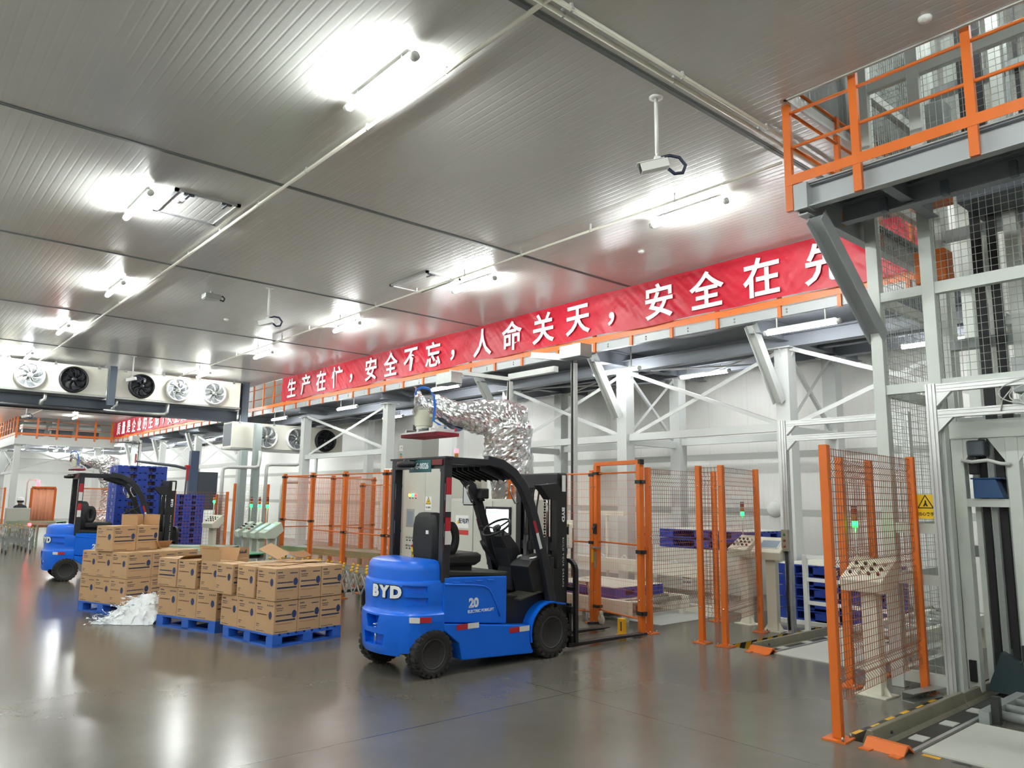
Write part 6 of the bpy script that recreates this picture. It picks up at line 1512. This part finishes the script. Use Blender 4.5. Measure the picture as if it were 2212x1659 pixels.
# orange strip curtain and the grey cabinet with the person behind it
CURT = mat('orange_strip_curtain', 'EEA582', .3, noise=.06)
t = thing('strip_curtain', 'pale orange plastic strip curtain at the far left', 'curtain', (0,0,0))
for k in range(6): b = MB(); b.use(0, True); b.grid(lambda u, v, k=k: Vector((5.0+k*.113+u*.125, 33.0+.03*sin(pi*u)+.012*(k % 2), .55+1.45*v)), 6, 2); b.build('strip', CURT, t, solid=.003)
b = MB(); b.box(4.96,5.74,32.98,33.06,2.0,2.06); b.build('top_rail', ORANGE, t)
for x in (4.97, 5.73): b = MB(); b.box(x-.04,x+.04,33.0,33.08,0,2.0); b.build('post', ORANGE, t)
t = thing('control_cabinet', 'low grey cabinet at the far left with a person behind it', 'cabinet', (4.12, 32.0, 0)); b = MB(); b.box(0,.72,0,.4,.45,1.28); b.build('body', CABGREY, t, bevel=.01); b = MB(); b.box(.05,.67,.03,.37,0,.45); b.build('plinth', GREY, t)
def person(label, x, y, rz, h=1.66):
    t = thing('person', label, 'person', (x, y, 0), rz)
    s = h/1.72
    V = {'pelvis':(0,0,.92,.13),'chest':(0,0,1.25,.15),'shl':(0,0,1.42,.09),'neck':(0,.01,1.50,.055),'head':(0,.02,1.60,.085),'crown':(0,.01,1.68,.075)}
    vs, es, rs = [], [], []
    def add(p, r, par=None): vs.append(Vector(p)*s); rs.append(r*s); i = len(vs)-1; es.append((par, i)) if par is not None else None; return i
    pe = add((0,0,.92), .13); ch = add((0,0,1.22), .145, pe); sh = add((0,0,1.40), .10, ch); nk = add((0,.01,1.49), .055, sh); hd = add((0,.02,1.58), .085, nk); cr = add((0,.015,1.66), .075, hd)
    for q in (-1, 1):
        a = add((q*.18,0,1.40), .065, sh); e = add((q*.24,.02,1.14), .045, a); w = add((q*.20,.18,1.00), .032, e); hn = add((q*.18,.25,.99), .036, w); 
        for f in range(4): add((q*(.15+.02*f),.32,.985), .011, hn)
        add((q*.13,.26,1.0), .012, hn)
        hp = add((q*.10,0,.88), .10, pe); kn = add((q*.11,.02,.48), .065, hp); an = add((q*.11,-.01,.09), .045, kn); add((q*.12,.14,.045), .04, an)
    me = bpy.data.meshes.new('body'); me.from_pydata(vs, es, []); o = bpy.data.objects.new('body', me); COL.objects.link(o); o.parent = t
    me.materials.append(mat('dark_workwear', '2C3442', .8))
    sk = o.modifiers.new('skin', 'SKIN'); sd = o.modifiers.new('sub', 'SUBSURF'); sd.levels = sd.render_levels = 2
    for i, v in enumerate(me.skin_vertices[0].data): v.radius = (rs[i], rs[i])
    me.skin_vertices[0].data[0].use_root = True
    b = MB(); b.use(0, True); b.lathe(Vector((0,.02,1.56))*s, [(.10,.0),(.108,.03),(.10,.09),(.07,.13),(0,.145)], 20); b.build('hair', BLACKP, t)
    b = MB(); b.use(0, True); b.lathe(Vector((0,.02,1.635))*s, [(.135,0),(.125,.015),(.12,.07),(.09,.115),(0,.135)], 22); b.build('hard_hat', WHITE, t)
    b = MB(); b.use(0, True); b.lathe(Vector((0,.105,1.585))*s, [(0,-.02),(.018,-.01),(.014,.02),(0,.03)], 10); b.build('nose', mat('skin','C79A7C',.5), t)
    b = MB(); b.use(0, True); b.loft([[Vector((x*.072,.10-abs(x)*.045,z)) *s for x in (-1,-.5,0,.5,1)] + [Vector((x*.07,.08-abs(x)*.045,z))*s for x in (1,.5,0,-.5,-1)] for z in (1.50,1.54,1.60,1.63)]); b.build('face', mat('skin','C79A7C',.5), t)
    return t
person('person in dark clothes and a white hard hat standing behind the low grey cabinet', 4.62, 32.8, radians(150), 1.62)
# conveyor with casters at the far left, boxes and a lamp
skate_conveyor('flexible scissor conveyor on casters at the far left edge', 3.55, 4.25, 27.0, 30.5, .80, 9, GALV, .06)
belt('long conveyor with a green rail behind the parked forklift', (4.2, 31.2), (5.5, 30.1), .6, .86, GREEN, 4, railm=GREENP)
t = thing('alarm_lamp', 'small red lit lamp on the far left conveyor', 'signal lamp', (4.55, 30.0, 0)); b = MB(); b.use(0, True); b.tube((0,0,0),(0,0,.72),.02,8); b.build('post', GREY, t); b = MB(); b.use(0, True); b.lathe((0,0,.72), [(.05,0),(.05,.08),(0,.1)], 12); b.build('lens', GLOWR, t)
t = thing('alarm_lamp', 'small amber lit lamp in front of the strip curtain', 'signal lamp', (6.1, 31.5, 0)); b = MB(); b.use(0, True); b.tube((0,0,0),(0,0,1.05),.02,8); b.build('post', GREY, t); b = MB(); b.use(0, True); b.lathe((0,0,1.05), [(.05,0),(.05,.08),(0,.1)], 12); b.build('lens', GLOWA, t)
for k in range(3):
    c = copy_tree(protos[(.333, .392, (0,1))], (3.45+.02*k, 33.5, .0+k*.385), radians(5), 'carton %s of the small stack at the far left edge' % ['at the bottom','in the middle','at the top'][k], 'cartons at the far left edge')
tw_ = thing('signal_tower', 'red lit signal lamp on a bent post above the far left curtain', 'signal lamp', (4.95, 34.0, 0)); b = MB(); b.use(0, True); b.path([(0,0,.02),(0,0,2.2),(.05,0,2.32),(.35,0,2.32)], .025, 8); b.build('post', GREY, tw_); b = MB(); b.use(0, True); b.tube((.35,0,2.03),(.35,0,2.30),.06,12); b.build('lens', GLOWR, tw_)
cell_fence('far orange robot fence panel beyond the strip curtain, left part', (6.3, 33.2), (8.4, 33.2), h=2.05, dx=.05) if False else None
fr = 0
for k, (a, c) in enumerate((((3.0, 40.0), (5.0, 40.0)), ((6.4, 33.1), (7.6, 33.1)), ((7.6, 33.1), (8.8, 33.1)), ((5.6, 29.3), (6.9, 29.3)), ((6.9, 29.3), (8.2, 29.3)))):
    tname = ['orange mesh fence panel at the far left edge of the hall', 'orange mesh fence panel just right of the strip curtain', 'orange mesh fence panel second to the right of the strip curtain', 'orange mesh fence panel in front of the far foil covered robot, left', 'orange mesh fence panel in front of the far foil covered robot, right'][k]
    cell_fence(tname, a, c, h=2.05, ends=(True, True), clamps=False)
t = thing('work_table', 'white table in front of the far robot fence', 'table', (5.0, 24.0, 0), radians(0)); b = MB(); b.box(0,.95,-.3,.3,.92,.95); b.build('top', WHITE, t)
for x in (.05,.9):
    for y in (-.25,.25): b = MB(); b.box(x-.02,x+.02,y-.02,y+.02,0,.92); b.build('leg', GREY, t)
gantry('grey camera post with a silver box under the far mezzanine', (9.6, 37.0, 0), 4.2, (9.3, 36.9, 4.3), (9.6, 38, 4.3))
for k, y in enumerate((28.5, 33.5, 38.5, 43.5)):
    column('light grey column under the farther banner, '+ORD[k+1]+' beyond the coolers', 11.0, y, 4.4)
    member('outrigger_brace', 'slanting brace under the farther banner, '+ORD[k+1]+' beyond the coolers', 'brace', (10.8, y+.95, 4.5), (10.95, y+.26, 3.4), .14, .14, 'i', COLG, (1,0,0))
for k, (a, c) in enumerate(((28.6, 33.4), (33.6, 38.4), (38.6, 43.4))): xbrace(11.0, a, c, 3.1, 4.35, 'under the farther banner, bay %s' % ['one','two','three'][k]); tie(11.0, a, c, 3.0, 'horizontal tie beam under the farther banner, bay %s' % ['one','two','three'][k])
